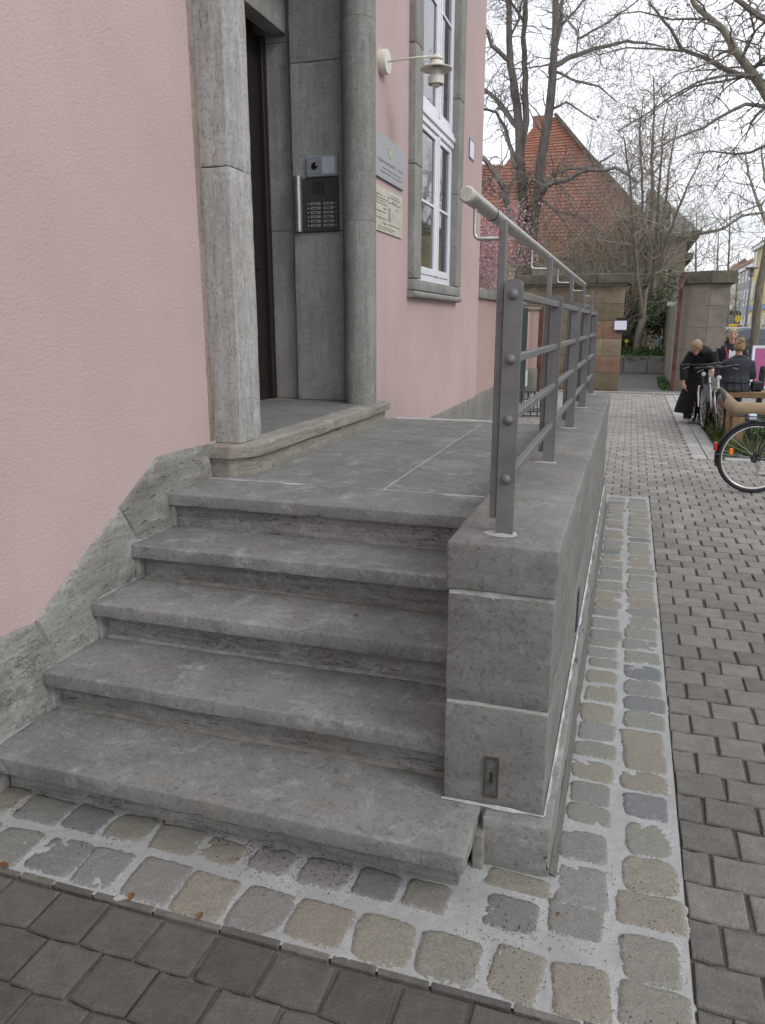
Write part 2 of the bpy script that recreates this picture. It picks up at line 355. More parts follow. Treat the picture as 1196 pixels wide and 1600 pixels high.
def m_paver(name, c0, c1, zones=False):
    t = NT(name); v = t.coord(); rv = t.var(); n1 = t.noise(v, 14, 5, .65); n2 = t.noise(v, 120, 3, .75); n3 = t.noise(v, 60, 3, .6)
    col = t.mix(rv, c0, c1)
    if zones:     # darker near the stairs, paler with distance along the open pavement
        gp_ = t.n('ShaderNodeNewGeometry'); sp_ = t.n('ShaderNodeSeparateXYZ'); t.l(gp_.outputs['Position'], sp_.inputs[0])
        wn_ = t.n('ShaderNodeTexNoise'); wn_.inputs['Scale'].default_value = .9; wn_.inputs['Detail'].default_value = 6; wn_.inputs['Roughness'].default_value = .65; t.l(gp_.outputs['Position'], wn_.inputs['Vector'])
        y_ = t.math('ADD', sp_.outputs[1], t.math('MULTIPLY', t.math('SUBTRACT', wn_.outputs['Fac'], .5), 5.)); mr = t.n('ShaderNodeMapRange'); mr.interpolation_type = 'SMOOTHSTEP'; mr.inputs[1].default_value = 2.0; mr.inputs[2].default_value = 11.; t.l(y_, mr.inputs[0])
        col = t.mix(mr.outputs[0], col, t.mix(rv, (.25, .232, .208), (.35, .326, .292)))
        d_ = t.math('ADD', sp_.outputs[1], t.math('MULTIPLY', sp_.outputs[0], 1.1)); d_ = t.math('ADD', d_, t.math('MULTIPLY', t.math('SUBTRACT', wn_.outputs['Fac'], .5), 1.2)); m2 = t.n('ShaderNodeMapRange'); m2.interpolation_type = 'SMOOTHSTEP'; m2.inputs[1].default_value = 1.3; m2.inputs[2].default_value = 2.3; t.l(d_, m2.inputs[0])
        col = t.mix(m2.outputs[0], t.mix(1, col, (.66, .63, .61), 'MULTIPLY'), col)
    col = t.mix(t.ramp(n1, .3, .7), t.mix(1, col, .8, 'MULTIPLY'), t.mix(1, col, 1.15, 'MULTIPLY'))
    col = t.mix(t.math('MULTIPLY', t.ramp(n2, .56, .68), .38), col, t.mix(1, col, 2.2, 'MULTIPLY')); col = t.mix(t.math('MULTIPLY', t.ramp(n3, .58, .7), .4), col, (.045, .041, .036))
    st = t.noise(t.coord((1, 1, 1)), 5, 8, .75); col = t.mix(t.math('MULTIPLY', t.ramp(st, .56, .68), .35), col, t.mix(1, col, .6, 'MULTIPLY'))
    return t.done(col, .85, t.bump(t.math('ADD', n2, t.math('MULTIPLY', n3, .8)), .8, .004), spec=.3)
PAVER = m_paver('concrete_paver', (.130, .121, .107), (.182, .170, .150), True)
PAVER_EDGE = m_paver('edging_stone', (.09, .085, .075), (.16, .15, .13))
SLABP = m_paver('granite_slab', (.34, .33, .30), (.42, .41, .385))
SETT = m_paver('gate_setts', (.25, .24, .21), (.36, .34, .30))
def m_joint():
    t = NT('joint_sand'); v = t.coord(rnd=False); a = t.noise(v, 90, 4, .7); b = t.noise(v, 3.2, 6, .7)
    col = t.mix(a, (.038, .034, .03), (.12, .108, .093)); col = t.mix(t.math('MULTIPLY', t.ramp(b, .54, .62), .7), col, (.05, .062, .025)); col = t.mix(t.math('MULTIPLY', t.ramp(b, .40, .34), .5), col, (.16, .15, .13))
    return t.done(col, .95, t.bump(a, .7, .006))
JOINT = m_joint()
ASPHALT = m_plain('asphalt', (.15, .147, .14), .9, nz=.15, scale=3, bump=.4)
EARTH = m_plain('ground_dust', (.14, .13, .115), .95, nz=.15, scale=2, bump=.3)
def m_bark(name, a, b, sc=9):
    t = NT(name); v = t.coord((1, 1, .3)); n1 = t.noise(v, sc, 6, .7); n2 = t.noise(v, 2.5, 4, .6)
    col = t.mix(t.ramp(n1, .35, .65), a, b); col = t.mix(t.math('MULTIPLY', t.ramp(n2, .5, .65), .5), col, tuple((x+y)/2*1.2 for x, y in zip(a, b)))
    return t.done(col, .95, t.bump(n1, .9, .03), spec=.1)
BARK1 = m_bark('dark_bark', (.085, .075, .066), (.21, .185, .165))
TWIG1 = m_bark('dark_twigs', (.13, .118, .105), (.24, .22, .20))
BARK2 = m_bark('plane_bark', (.16, .155, .12), (.33, .32, .25), 5)
TWIG2 = m_bark('plane_twigs', (.13, .12, .105), (.24, .22, .19))
BARK3 = m_bark('grey_brown_bark', (.13, .115, .09), (.26, .23, .18))
TWIG3 = m_bark('brown_twigs', (.22, .195, .155), (.38, .34, .275))
def m_leaf(name, a, b):
    t = NT(name); rv = t.var(); n = t.noise(t.coord(rnd=False), 3, 3); c = t.mix(t.math('MULTIPLY', t.math('ADD', rv, n), .55), a, b)
    return t.done(c, .65, None, spec=.25)
LEAF_D = m_leaf('dark_leaves', (.045, .07, .03), (.12, .16, .07))
LEAF_O = m_leaf('olive_leaves', (.12, .11, .055), (.26, .23, .13))
LEAF_G = m_leaf('ivy_leaves', (.03, .07, .02), (.10, .17, .05))
GRASS = m_leaf('grass_blades', (.05, .08, .02), (.13, .17, .05))
BLOOM = m_leaf('pink_petals', (.38, .19, .24), (.60, .40, .43))
DRY = m_leaf('dry_leaves', (.10, .045, .02), (.20, .09, .035))
GRIT = m_plain('dark_grit', (.03, .027, .024), .9)
TILE = m_leaf('red_roof_tiles', (.31, .125, .085), (.38, .165, .11))
SLATE = m_plain('grey_slate', (.12, .13, .12), .7, nz=.2, scale=3)
TIMBER = m_stone('timber', (.25, .155, .075), (.38, .255, .135), (14, 1.2, 14), .1, (.42, .32, .2), .25, None, .5, .7, .1)
LOGM = m_stone('weathered_log', (.26, .185, .105), (.40, .30, .185), (1.2, 14, 14), .1, (.5, .4, .28), .3, None, .6, .7, .1)
RUSTP = m_plain('rusty_red_paint', (.12, .055, .042), .8, nz=.3, scale=6, bump=.3)
GALV = m_plain('galvanised_steel', (.33, .35, .36), .45, .6)
RUBBER = m_plain('tyre_rubber', (.02, .02, .021), .7)

# ================================================================== GROUND
g = MB(); g.add([(-400, -60, -.05), (400, -60, -.05), (400, 900, -.05), (-400, 900, -.05)], [(0, 1, 2, 3)]); struct('ground', g, EARTH)
XL, XR = -3.4, 5.0        # paved area
g = MB(); g.add([(XL-4, -3, -.014), (9, -3, -.014), (9, 19.0, -.014), (XL-4, 19.0, -.014)], [(0, 1, 2, 3)]); pave = struct('pavement', g, JOINT)
PXX, PYY = .172, .1505
def paver_poly(wx, wy, seed, hexa=True):
    r_ = random.Random(seed); j = lambda a: r_.uniform(-a, a)
    h = .006 if hexa else 0
    o = [(-wx/2+j(.003), -wy/2+j(.002)), (0+j(.02), -wy/2-h+j(.002)), (wx/2+j(.003), -wy/2+j(.002)), (wx/2+j(.002), wy/2+j(.002)), (j(.02), wy/2-h+j(.002)), (-wx/2+j(.002), wy/2+j(.002))]
    def ring(sc, z): return [(x-math.copysign(sc, x) if abs(x) > .03 else x, y-math.copysign(sc, y), z) for x, y in o]
    n = 6; vs = ring(0, -.03)+ring(.0, -.0065)+ring(.0035, -.001)+ring(.009, 0)
    fs = [(k*n+i, k*n+(i+1) % n, (k+1)*n+(i+1) % n, (k+1)*n+i) for k in range(3) for i in range(n)]+[tuple(range(3*n, 4*n))]
    return vs, fs
def free(x, y):
    if y > 18.85: return False
    if -.13 < x < .262 and 1.49 < y < 7.40: return False       # cobble strip beside the cheek wall
    if x <= -.13 and 1.49 < y < 7.05: return False              # stairs and front strip
    if x < -2.0 and 1.49 < y < 10.6: return False
    if x < -2.1 and y > 7: return False
    if .80 < x < 1.165 and y > 9.82: return False                # slab strip
    if 1.165 <= x < 5.2 and 9.82 < y < 13.9: return False        # planted bed
    return True
pcs = []
j0 = int(-.6/PYY)
for jy in range(int(.9/PYY)*0-3, 126):
    y = 1.415+PYY*(jy-6)
    if y < -.3: continue
    for ix in range(-25, 36):
        x = .262+PXX*(ix+.5)+(PXX/2 if jy % 2 else 0)
        if x > XR or x < XL: continue
        wx = PXX-.009
        xa, xb = x-wx/2, x+wx/2; cy0 = y
        if not free(x, y): 
            # partial piece along the right strip edge
            if 1.49 < y < 7.40 and xa < .262 < xb and xb-.266 > .03: xa = .266
            else: continue
        elif 1.49 < y < 7.40 and xa < .266 and x > 0: xa = .266
        if xb-xa < .03: continue
        pcs.append(((xa+xb)/2, cy0, xb-xa))
def score(p):
    u, v = proj((p[0], p[1], 0))
    if not (-60 < u < 1256 and -60 < v < 1660): return 1e9
    return math.hypot(p[0], p[1])
pcs.sort(key=score)
pm = []
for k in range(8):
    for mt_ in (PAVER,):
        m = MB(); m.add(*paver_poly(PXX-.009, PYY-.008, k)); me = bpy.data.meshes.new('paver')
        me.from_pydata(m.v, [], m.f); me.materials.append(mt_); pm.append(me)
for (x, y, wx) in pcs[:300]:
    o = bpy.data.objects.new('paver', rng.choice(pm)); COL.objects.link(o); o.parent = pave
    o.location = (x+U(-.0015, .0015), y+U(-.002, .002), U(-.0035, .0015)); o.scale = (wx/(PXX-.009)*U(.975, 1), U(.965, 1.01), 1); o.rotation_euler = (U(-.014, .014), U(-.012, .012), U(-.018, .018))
m = MB(); m.attr = []
base_poly = [paver_poly(PXX-.009, PYY-.008, 50+k) for k in range(8)]
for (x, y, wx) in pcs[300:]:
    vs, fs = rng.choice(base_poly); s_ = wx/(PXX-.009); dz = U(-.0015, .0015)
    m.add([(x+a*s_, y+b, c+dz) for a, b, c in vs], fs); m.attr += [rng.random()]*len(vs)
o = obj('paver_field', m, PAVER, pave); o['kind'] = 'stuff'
# pale granite slab strip
m = MB(); sidx = 0
slabm = []
for k in range(4):
    q = MB().bbox(-.082, .082, -.16, .16, -.03, 0, .005); me = bpy.data.meshes.new('granite_slab'); me.from_pydata(q.v, [], q.f); me.materials.append(SLABP); slabm.append(me)
y = 9.98
while y < 18.7:
    for c in (.895, 1.07):
        o = bpy.data.objects.new('granite_slab', rng.choice(slabm)); COL.objects.link(o); o.parent = pave
        o.location = (c, y+U(-.01, .01), U(.001, .004)); o.rotation_euler.z = U(-.01, .01)
    y += .328
for i in range(11):
    o = bpy.data.objects.new('granite_slab', slabm[0]); COL.objects.link(o); o.parent = pave
    o.location = (1.34+i*.33, 9.91, .003); o.rotation_euler.z = math.pi/2+U(-.01, .01)
# gate threshold setts and tarmac beyond
m = MB(); m.attr = []
for j in range(4):
    for i in range(46):
        x = -3.6+.11*i+(.05 if j % 2 else 0)+U(-.006, .006); y = 19.0+j*.11
        vs, fs = rng.choice(base_poly); m.add([(x+a*.6, y+b*.7, c+.003) for a, b, c in vs], fs); m.attr += [rng.random()]*len(vs)
o = obj('threshold_setts', m, SETT, pave); o['kind'] = 'stuff'
g = MB(); g.add([(-8, 19.4, -.006), (8, 19.4, -.006), (8, 45, -.006), (-8, 45, -.006)], [(0, 1, 2, 3)]); struct('courtyard_tarmac', g, ASPHALT)
g = MB(); g.add([(5.6, 19, -.03), (10.0, 19, -.03), (10.0, 220, -.03), (5.6, 220, -.03)], [(0, 1, 2, 3)]); struct('road', g, ASPHALT)

# ------------------------------------------------------------------ cobble strip (stones bedded in pale mortar)
def mh(x, y): return .0045*noise.noise(Vector((x*9, y*9, 3)))+.0022*noise.noise(Vector((x*37, y*37, 7)))+.0010*noise.noise(Vector((x*95, y*95, 1)))
m = MB()
def sheet(x0, x1, y0, y1, st):
    nx = int((x1-x0)/st); ny = int((y1-y0)/st); b = len(m.v)
    vs = [(x0+(x1-x0)*i/nx, y0+(y1-y0)*j/ny, 0) for j in range(ny+1) for i in range(nx+1)]
    vs = [(x, y, mh(x, y)) for x, y, z in vs]
    m.add(vs, [(j*(nx+1)+i, j*(nx+1)+i+1, (j+1)*(nx+1)+i+1, (j+1)*(nx+1)+i) for j in range(ny) for i in range(nx)])
sheet(-3.3, .262, 1.50, 1.98, .0105); sheet(-.22, .262, 1.98, 4.2, .0125); sheet(-.22, .262, 4.2, 7.4, .03)
strip = struct('cobble_strip', m, MORTAR, True)
cm = []
for k in range(14):
    r_ = random.Random(100+k); n = 17; q = MB(); vs = []
    ex = r_.uniform(4.0, 8.0); cj = [(r_.uniform(-.10, .10), r_.uniform(-.10, .10)) for _ in range(4)]; tx, ty = r_.uniform(-.0016, .0016), r_.uniform(-.0016, .0016)
    for j in range(n):
        for i in range(n):
            a = -1+2*i/(n-1); b = -1+2*j/(n-1); l = (abs(a)**ex+abs(b)**ex)**(1/ex) if (a or b) else 1; mm = max(abs(a), abs(b)); kx = mm/l if l else 1
            X, Y = a*kx, b*kx; d = mm; w4 = [(1-X)*(1-Y)/4, (1+X)*(1-Y)/4, (1+X)*(1+Y)/4, (1-X)*(1+Y)/4]
            X2 = X+sum(w_*c_[0] for w_, c_ in zip(w4, cj)); Y2 = Y+sum(w_*c_[1] for w_, c_ in zip(w4, cj))
            wob = 1+.07*noise.noise(Vector((X*1.7, Y*1.7, k*3.1)))*d+.06*noise.noise(Vector((X*4.3, Y*4.3, k)))*d+.05*noise.noise(Vector((X*9, Y*9, k+7)))*d
            z = .0042+tx*X+ty*Y-.0010*d**3-.014*max(0, d-.87)/.13+.0022*noise.noise(Vector((X*1.8, Y*1.8, k*5.)))+.0018*noise.noise(Vector((X*5, Y*5, k*2.)))+.0012*noise.noise(Vector((X*12, Y*12, k*2.)))
            vs.append((X2*wob*.5, Y2*wob*.5, z))
    q.add(vs, [(j*n+i, j*n+i+1, (j+1)*n+i+1, (j+1)*n+i) for j in range(n-1) for i in range(n-1)])
    me = bpy.data.meshes.new('cobblestone'); me.from_pydata(q.v, [], q.f); me.materials.append(COBBLE); me.polygons.foreach_set('use_smooth', [True]*len(me.polygons)); cm.append(me)
def cob(x, y, sx, sy, rz=0):
    o = bpy.data.objects.new('cobblestone', rng.choice(cm)); COL.objects.link(o); o.parent = strip
    o.location = (x, y, U(-.0016, .0016)); o.scale = (sx*1.11, sy*1.12, 1); o.rotation_euler = (U(-.02, .02), U(-.02, .02), rz+U(-.06, .06)+rng.choice((0, math.pi)))
y = 1.60
while y < 7.33:
    s_ = U(.125, .165)
    sx = U(.15, .185); cob(.165+U(-.006, .006), y, sx, s_); y += s_+U(.006, .018)
y = 1.83
while y < 7.33:
    s_ = U(.10, .17); sx = U(.135, .165); cob(-.022+U(-.008, .008), y, sx, s_); y += s_+U(.008, .026)
cob(.0, 1.60, .135, .165, .1); cob(-.16, 1.60, .13, .16, -.1)
x = -.33
while x > -3.2:
    s_ = U(.14, .185); cob(x, 1.60+U(-.006, .006), s_, U(.15, .17)); x -= s_*.5+U(.012, .022)+.078
x = -.20; cob(-.205, 1.80, .15, .13); 
cob(-.20, 1.925, .19, .075); 
x = -.44
while x > -3.2:
    s_ = U(.13, .175); cob(x, 1.785+U(-.008, .008), s_, U(.10, .135)); x -= s_*.5+U(.014, .028)+.072
# thin edging slivers between strip and pavers
x = -3.2
while x < .2:
    l = U(.12, .24); q = MB().bbox(x, x+l-.006, 1.494, 1.514+U(-.003, .004), -.03, U(.001, .004), .003); obj('edging_stone', q, PAVER_EDGE, strip); x += l

# ================================================================== STAIRS
XW = -2.02      # wall plane
NOSE = [1.780, 2.082, 2.383, 2.665, 2.965]; H = .166
CHX0, CHX1 = -.455, -.150
st = thing('entrance_stairs', 'grey limestone flight of five steps with landing leading up to the door', 'stairs', (-1.24, 1.8, 0))
for i in range(5):
    y0 = NOSE[i]; z = H*(i+1); yb = (NOSE[i+1] if i < 4 else 3.36)+(.075 if i < 4 else 0)
    x1 = -.335 if i == 0 else CHX0+.004
    q = MB()
    if i == 0:
        q.rough(XW+.004, x1, y0, yb, z-.062, z, .007, .028, .0018, 6, i*3.3, chip=.014)
    else: q.rough(XW+.004, x1, y0, yb, z-.058, z, .0065, .028, .0018, 6, i*3.3, chip=.014)
    obj('step_tread', q, STONE_TREAD, st, smooth=60)
    q = MB(); zr = z-H if i else -.03
    q.rough(XW+.03, (x1-.03 if i == 0 else x1), y0+(.062 if i else .075), y0+.22, zr-.004, z-.056, .004, .035, .004, 5, 40+i*2.1)
    obj('step_riser', q, STONE_RISER, st, smooth=60)
obj('mortar_fillet', MB().rough(-.345, -.312, 1.945, 2.03, -.01, .118, .006, .02, .006, 20, 3), MORTAR_TAN, st, smooth=True)
# mortar fillets at the back of treads and along the wall
for i in range(4):
    z = H*(i+1); yb = NOSE[i+1]+.062; q = MB(); n = 60; vs = []; fs = []
    for k in range(n+1):
        x = XW+.02+(CHX0-.006-XW-.02)*k/n; a = .010+.008*noise.noise(Vector((x*7, i*9, 0))); b = .011+.008*noise.noise(Vector((x*6, i*9, 5)))
        vs += [(x, yb+.006, z+b), (x, yb-a*.45, z+b*.35), (x, yb-a-.006, z-.003)]
    for k in range(n): fs += [(k*3, k*3+1, k*3+4, k*3+3), (k*3+1, k*3+2, k*3+5, k*3+4)]
    q.add(vs, fs); obj('mortar_fillet', q, MORTAR_TAN if i % 2 == 0 else MORTAR_GREY, st, smooth=True)
for i in range(5):
    z = H*(i+1); q = MB(); a = z-H if i else 0
    q.rough(XW+.002, XW+.030, NOSE[i]+.02, NOSE[i]+.075, a+.002, z-.06, .004, .03, .004, 9, i)
    obj('mortar_fillet', q, MORTAR_GREY, st, smooth=True)
    if i < 4:
        q = MB(); vs = []; fs = []; n = 14
        for k in range(n+1):
            y = NOSE[i]+.03+(NOSE[i+1]-NOSE[i]+.03)*k/n; b = .014+.012*noise.noise(Vector((y*9, i, 0)))
            vs += [(XW+.0, y, z+b), (XW+b*.9, y, z+.001)]
        for k in range(n): fs.append((k*2, k*2+1, k*2+3, k*2+2))
        q.add(vs, fs); obj('mortar_fillet', q, MORTAR_GREY, st, smooth=True)
# landing slabs (top z .83), pale joints
zl = H*5
q = MB(); q.box(XW+.002, CHX0+.003, 3.0, 6.03, .02, zl-.05); obj('landing_core', q, STONE_RISER, st)
q = MB(); q.box(XW+.003, CHX0+.002, 3.3, 6.028, zl-.05, zl-.0022); obj('landing_joints', q, MORTAR_LIGHT, st)
XJ = -1.08
for (xa, xb) in ((XW+.004, XJ-.004), (XJ+.004, CHX0+.001)):
    ys = [3.366, 4.27, 5.13, 6.02]
    if xa > -1.5: ys = [3.366, 4.24, 5.2, 6.02]
    for a, b in zip(ys, ys[1:]):
        q = MB().rough(xa, xb, a+.004, b-.002, zl-.045, zl, .003, .06, .0012, 4, a*7+xa); obj('landing_slab', q, STONE_TREAD, st, smooth=60)
q = MB().rough(XW+.2, -1.0, 5.96, 6.05, zl-.004, zl+.012, .005, .03, .004, 7, 5); obj('mortar_fillet', q, MORTAR_LIGHT, st, smooth=True)
# door step block
ds = thing('door_step', 'weathered travertine threshold step in front of the doorway', 'step', (-1.95, 4.55, zl))
def stepprof(xf, y0, y1, ch): return [(XW-.9, y0), (xf-ch, y0), (xf, y0+ch), (xf, y1), (XW-.9, y1)]
def rough_prism(pts, z0, z1, cell, amp, r, fr, seed, strat=0, chip=0):
    # closed footprint wall with rounded upper edge + top cap; wall facing the landing only is dense
    q = MB(); path = []
    for (a, b) in zip(pts, pts[1:]):
        a, b = Vector(a), Vector(b); n = max(1, int((b-a).length/cell)); path += [a+(b-a)*i/n for i in range(n)]
    path.append(Vector(pts[-1])); zs = [z0, z0+.003]; nz_ = max(2, int((z1-z0)/cell)); zs += [z0+.003+(z1-r-z0-.003)*i/nz_ for i in range(1, nz_+1)]+[z1-r*.5, z1-r*.12, z1]
    rows = []
    for z in zs:
        ins = 0
        if z > z1-r: t = (z-(z1-r))/r; ins = r*(1-math.sqrt(max(0, 1-t*t)))
        row = []
        for i, p in enumerate(path):
            a = path[max(0, i-1)]; b = path[min(len(path)-1, i+1)]; d = (b-a).normalized(); nn = Vector((d.y, -d.x))
            pt = Vector((p.x, p.y, z*(1+strat)))*fr+Vector((seed, 0, 0)); h = noise.noise(pt)*amp+noise.noise(pt*3.7)*amp*.5
            if chip and z > z1-r-.012: h -= max(0, noise.noise(pt*1.5)-.1)*chip
            row.append(len(q.v)); q.v.append((p.x+nn.x*(h-ins), p.y+nn.y*(h-ins), z))
        rows.append(row)
    fs = [(rows[k][i], rows[k][i+1], rows[k+1][i+1], rows[k+1][i]) for k in range(len(rows)-1) for i in range(len(path)-1)]
    # top: strip to inner line
    top = rows[-1]; inner = []
    for i in top:
        x, y, z = q.v[i]; inner.append(len(q.v)); q.v.append((XW-.9, y, z))
    fs += [(top[i], top[i+1], inner[i+1], inner[i]) for i in range(len(top)-1)]
    q.f = fs; q.mi = [0]*len(fs); return q
TRAVH = m_stone('travertine_step', (.24, .215, .18), (.40, .37, .32), (1.2, 1.2, 22), .8, (.5, .48, .44), .4, (.26, .17, .10), 1.6)
PORCHST = m_stone('porch_floor_stone', (.19, .186, .175), (.26, .255, .24), (2, 2, 2), .3, (.34, .34, .35), .3, (.16, .13, .1), .7)
q = rough_prism([(XW, 3.385), (-1.90, 3.385), (-1.825, 3.50), (-1.825, 5.74), (-1.90, 5.78), (XW, 5.78)], zl-.003, zl+.105, .03, .008, .01, 6, 2, 2)
obj('step_riser', q, TRAVH, ds, smooth=60)
q = rough_prism([(XW, 3.355), (-1.885, 3.355), (-1.795, 3.48), (-1.795, 5.77), (-1.88, 5.81), (XW, 5.81)], zl+.103, zl+.168, .025, .004, .014, 7, 5, 0, .03)
obj('step_tread', q, TRAVH, ds, smooth=60)
q = MB().box(-2.95, -1.93, 3.7, 5.6, .95, 1.0005); obj('porch_floor', q, PORCHST, ds)

# ================================================================== CHEEK WALL
ck = thing('parapet_wall', 'squared limestone side wall of the stairs carrying the grey railing', 'low wall', (-.3, 2.0, 0))
ZC = [.165, .500, .846, 1.0]; YC0, YC1 = 2.028, 7.02
q = MB().box(CHX0+.004, CHX1-.0035, YC0+.004, YC1-.004, 0, .99); obj('mortar_core', q, MORTAR_LIGHT, ck)
courses = [(ZC[0], ZC[1], [YC0, 2.9, 3.95, 4.9, 5.9, YC1]), (ZC[1], ZC[2], [YC0, 2.55, 3.45, 4.5, 5.5, 6.3, YC1])]
for z0, z1, ys in courses:
    for a, b in zip(ys, ys[1:]):
        q = MB().rough(CHX0, CHX1, a+(.004 if a > YC0 else 0), b-.004, z0+.005, z1-.005, .004, .04, .0014, 6, a*3+z0*7, chip=.006)
        obj('stone_block', q, STONE_CHEEK, ck, smooth=60)
for a, b in zip([YC0-.008, 2.62, 3.60, 4.62, 5.65], [2.617, 3.597, 4.617, 5.647, YC1+.005]):
    q = MB().rough(CHX0-.006, CHX1+.006, a, b, ZC[2]+.006, ZC[3], .011, .035, .002, 6, a*5, chip=.012)
    obj('coping_stone', q, STONE_CHEEK, ck, smooth=60)
for a, b in zip([1.972, 3.2, 4.4, 5.7], [3.194, 4.394, 5.694, YC1+.02]):
    q = MB().rough(CHX0-.003 if a > 2 else -.322, -.118, a, b, -.02, ZC[0], .008, .035, .003, 6, a, chip=.03)
    obj('plinth_stone', q, STONE_STEP, ck, smooth=60)
# white mortar smear round the foot
q = MB(); vs = []; fs = []
pth = [(x, YC0-.004) for x in np.linspace(CHX0-.004, CHX1+.004, 24)]+[(CHX1+.004, y) for y in np.linspace(YC0, YC1, 90)]
for i, (x, y) in enumerate(pth):
    wv = .008+.010*noise.noise(Vector((x*16, y*9, 1))); nx, ny = (0, -1) if i < 24 else (1, 0)
    vs += [(x, y, ZC[0]+wv*.9), (x+nx*wv, y+ny*wv, ZC[0]+.0035)]
fs = [(2*i, 2*i+1, 2*i+3, 2*i+2) for i in range(len(pth)-1)]
q.add(vs, fs); obj('mortar_smear', q, MORTAR_LIGHT, ck, smooth=True)
q = MB(); vs = []; fs = []
for i in range(120):
    y = 1.98+(YC1-1.98)*i/119; wv = .02+.008*noise.noise(Vector((3, y*9, 1)))
    vs += [(-.117, y, .014), (-.117+wv, y, .002+mh(-.117+wv, y))]
fs = [(2*i, 2*i+1, 2*i+3, 2*i+2) for i in range(119)]
q.add(vs, fs); obj('dirt_joint', q, JOINT, ck)
# small recessed metal plate in the front block
cvp = thing('metal_cover_plate', 'small dark slotted metal plate set in the front of the parapet wall', 'metal plate', (-.305, YC0-.004, .27))
q = MB(); x0, x1, z0, z1 = -.325, -.290, .205, .330; yy = YC0-.004
q.box(x0, x1, yy, yy+.004, z0, z1); obj('plate', q, m_plain('tarnished_metal', (.14, .145, .13), .5, .5, nz=.25, scale=40), cvp)
q = MB().box(x0+.013, x1-.013, yy-.0015, yy, z0+.045, z1-.045); obj('slot', q, BLACK, cvp)
q = MB(); q.box(x0-.004, x0, yy-.002, yy+.004, z0, z1); q.box(x1, x1+.004, yy-.002, yy+.004, z0, z1); q.box(x0-.004, x1+.004, yy-.002, yy+.004, z1, z1+.004); q.box(x0-.004, x1+.004, yy-.002, yy+.004, z0-.005, z0)
obj('rim', q, m_plain('rust_rim', (.07, .045, .03), .8), cvp)
vg = tag(obj('wall_grille', MB().bbox(CHX1-.001, CHX1+.007, 3.35, 3.42, .22, .42, .002), m_plain('blue_grey_grille', (.06, .07, .09), .5, .4), base=(CHX1, 3.38, .3)), 'narrow blue grey metal cover on the right side of the parapet wall', 'grille')

# ================================================================== RAILING
rl = thing('railing', 'grey steel railing of bolted flat posts with round steel handrail on the parapet wall', 'railing', (-.32, 2.14, 1.0))
PY_ = [2.14, 3.38, 4.57, 5.74, 6.88]; BZ = [1.165, 1.335, 1.503, 1.676]
def arc_top(xc, hw, z1, n=6): 
    return [(xc+hw, z1-.022)]+[(xc+hw-.02+.02*math.cos(a), z1-.02+.02*math.sin(a)) for a in [math.pi/2*k/n for k in range(n+1)]]+[(xc-hw+.02-.02*math.cos(a), z1-.02+.02*math.sin(a)) for a in [math.pi/2*(n-k)/n for k in range(n+1)]]
HRX, HRZ = -.43, 1.92
hr = MB().tube([(HRX, y, HRZ) for y in (2.045, 2.9, 4, 5, 6, 7.0)], .0205, 24); hro = obj('handrail', hr, STEEL, rl, smooth=40)
obj('end_cap', MB().lathe([(0, -.004), (.017, -.004), (.0205, 0), (.0215, .003), (.0215, .014), (.0205, .0145)], 24, (HRX, 2.036, HRZ), 'y'), CREAMEND, hro, smooth=40)
obj('joint_ring', MB().lathe([(.0205, 0), (.0222, .001), (.0222, .006), (.0205, .007)], 24, (HRX, 2.40, HRZ), 'y'), BLACK, hro)
for i, y in enumerate(PY_):
    q = MB(); pts = arc_top(-.315, .025, 1.716)+[(-.34, .995), (-.29, .995)]; q.prism(pts, 'y', y-.008, y+.010); po = obj('post', q, RAIL, rl, smooth=30)
    q = MB().bbox(-.362, -.3415, y+.003, y+.033, 1.045, 1.87, .002); obj('stanchion', q, RAIL, rl)
    q = MB().bbox(-.357, -.30, y+.0105, y+.022, 1.10, 1.69, .002); obj('backing_bar', q, RAIL, po)
    for z in BZ:
        q = MB().lathe([(0, -.0125), (.007, -.0115), (.012, -.007), (.0145, -.002), (.0148, .0), (.0148, .001)], 16, (-.315, y-.0085, z), 'y'); obj('bolt_head', q, RAIL, po, smooth=60)
    # L bracket
    pts = [(HRX, y+.012, HRZ-.018), (HRX, y+.012, 1.838), (HRX+.003, y+.012, 1.829), (HRX+.010, y+.012, 1.823), (-.355, y+.012, 1.822)]
    obj('handrail_bracket', MB().tube(pts, .0052, 8), STEEL, rl, smooth=60)
    q = MB(); n = 14; vs = [(-.32, y, 1.0055)]
    for k in range(n):
        a = 2*math.pi*k/n; rr = 1+.35*noise.noise(Vector((math.cos(a)*1.3, math.sin(a)*1.3, i)))
        vs.append((-.32+.052*rr*math.cos(a), y+.035*rr*math.sin(a), 1.0005))
    q.add(vs, [(0, 1+k, 1+(k+1) % n) for k in range(n)]); obj('mortar_pad', q, MORTAR_LIGHT, rl, smooth=True)
for y0, y1 in zip(PY_, PY_[1:]):
    for z in BZ:
        q = MB().bbox(-.327, -.303, y0+.012, y1-.010, z-.011, z+.011, .002); obj('rail_bar', q, RAIL, rl)

# ================================================================== PINK BUILDING
bd = thing('pink_building', 'pink rendered house with stone door surround and tall white window', 'building', (XW, 4.5, 0))
def wallrect(q, ya, yb, za, zb, x=XW, th=.3):
    q.box(x-th, x, ya, yb, za, zb)
YE = 10.49
q = MB(); parts = [(-6, 3.47, 0, 9), (3.47, 5.70, 4.3, 9), (5.70, 7.1, 0, 9), (7.1, 9.0, 0, 1.95), (7.1, 9.0, 5.6, 9), (9.0, YE, 0, 9)]
for a, b, c, d in parts: q.box(XW-.34, XW, a, b, c, d)
# corner return wall
q.box(XW-7, XW-.34, YE-.34, YE, 0, 9)
obj('wall', q, PINK, bd)
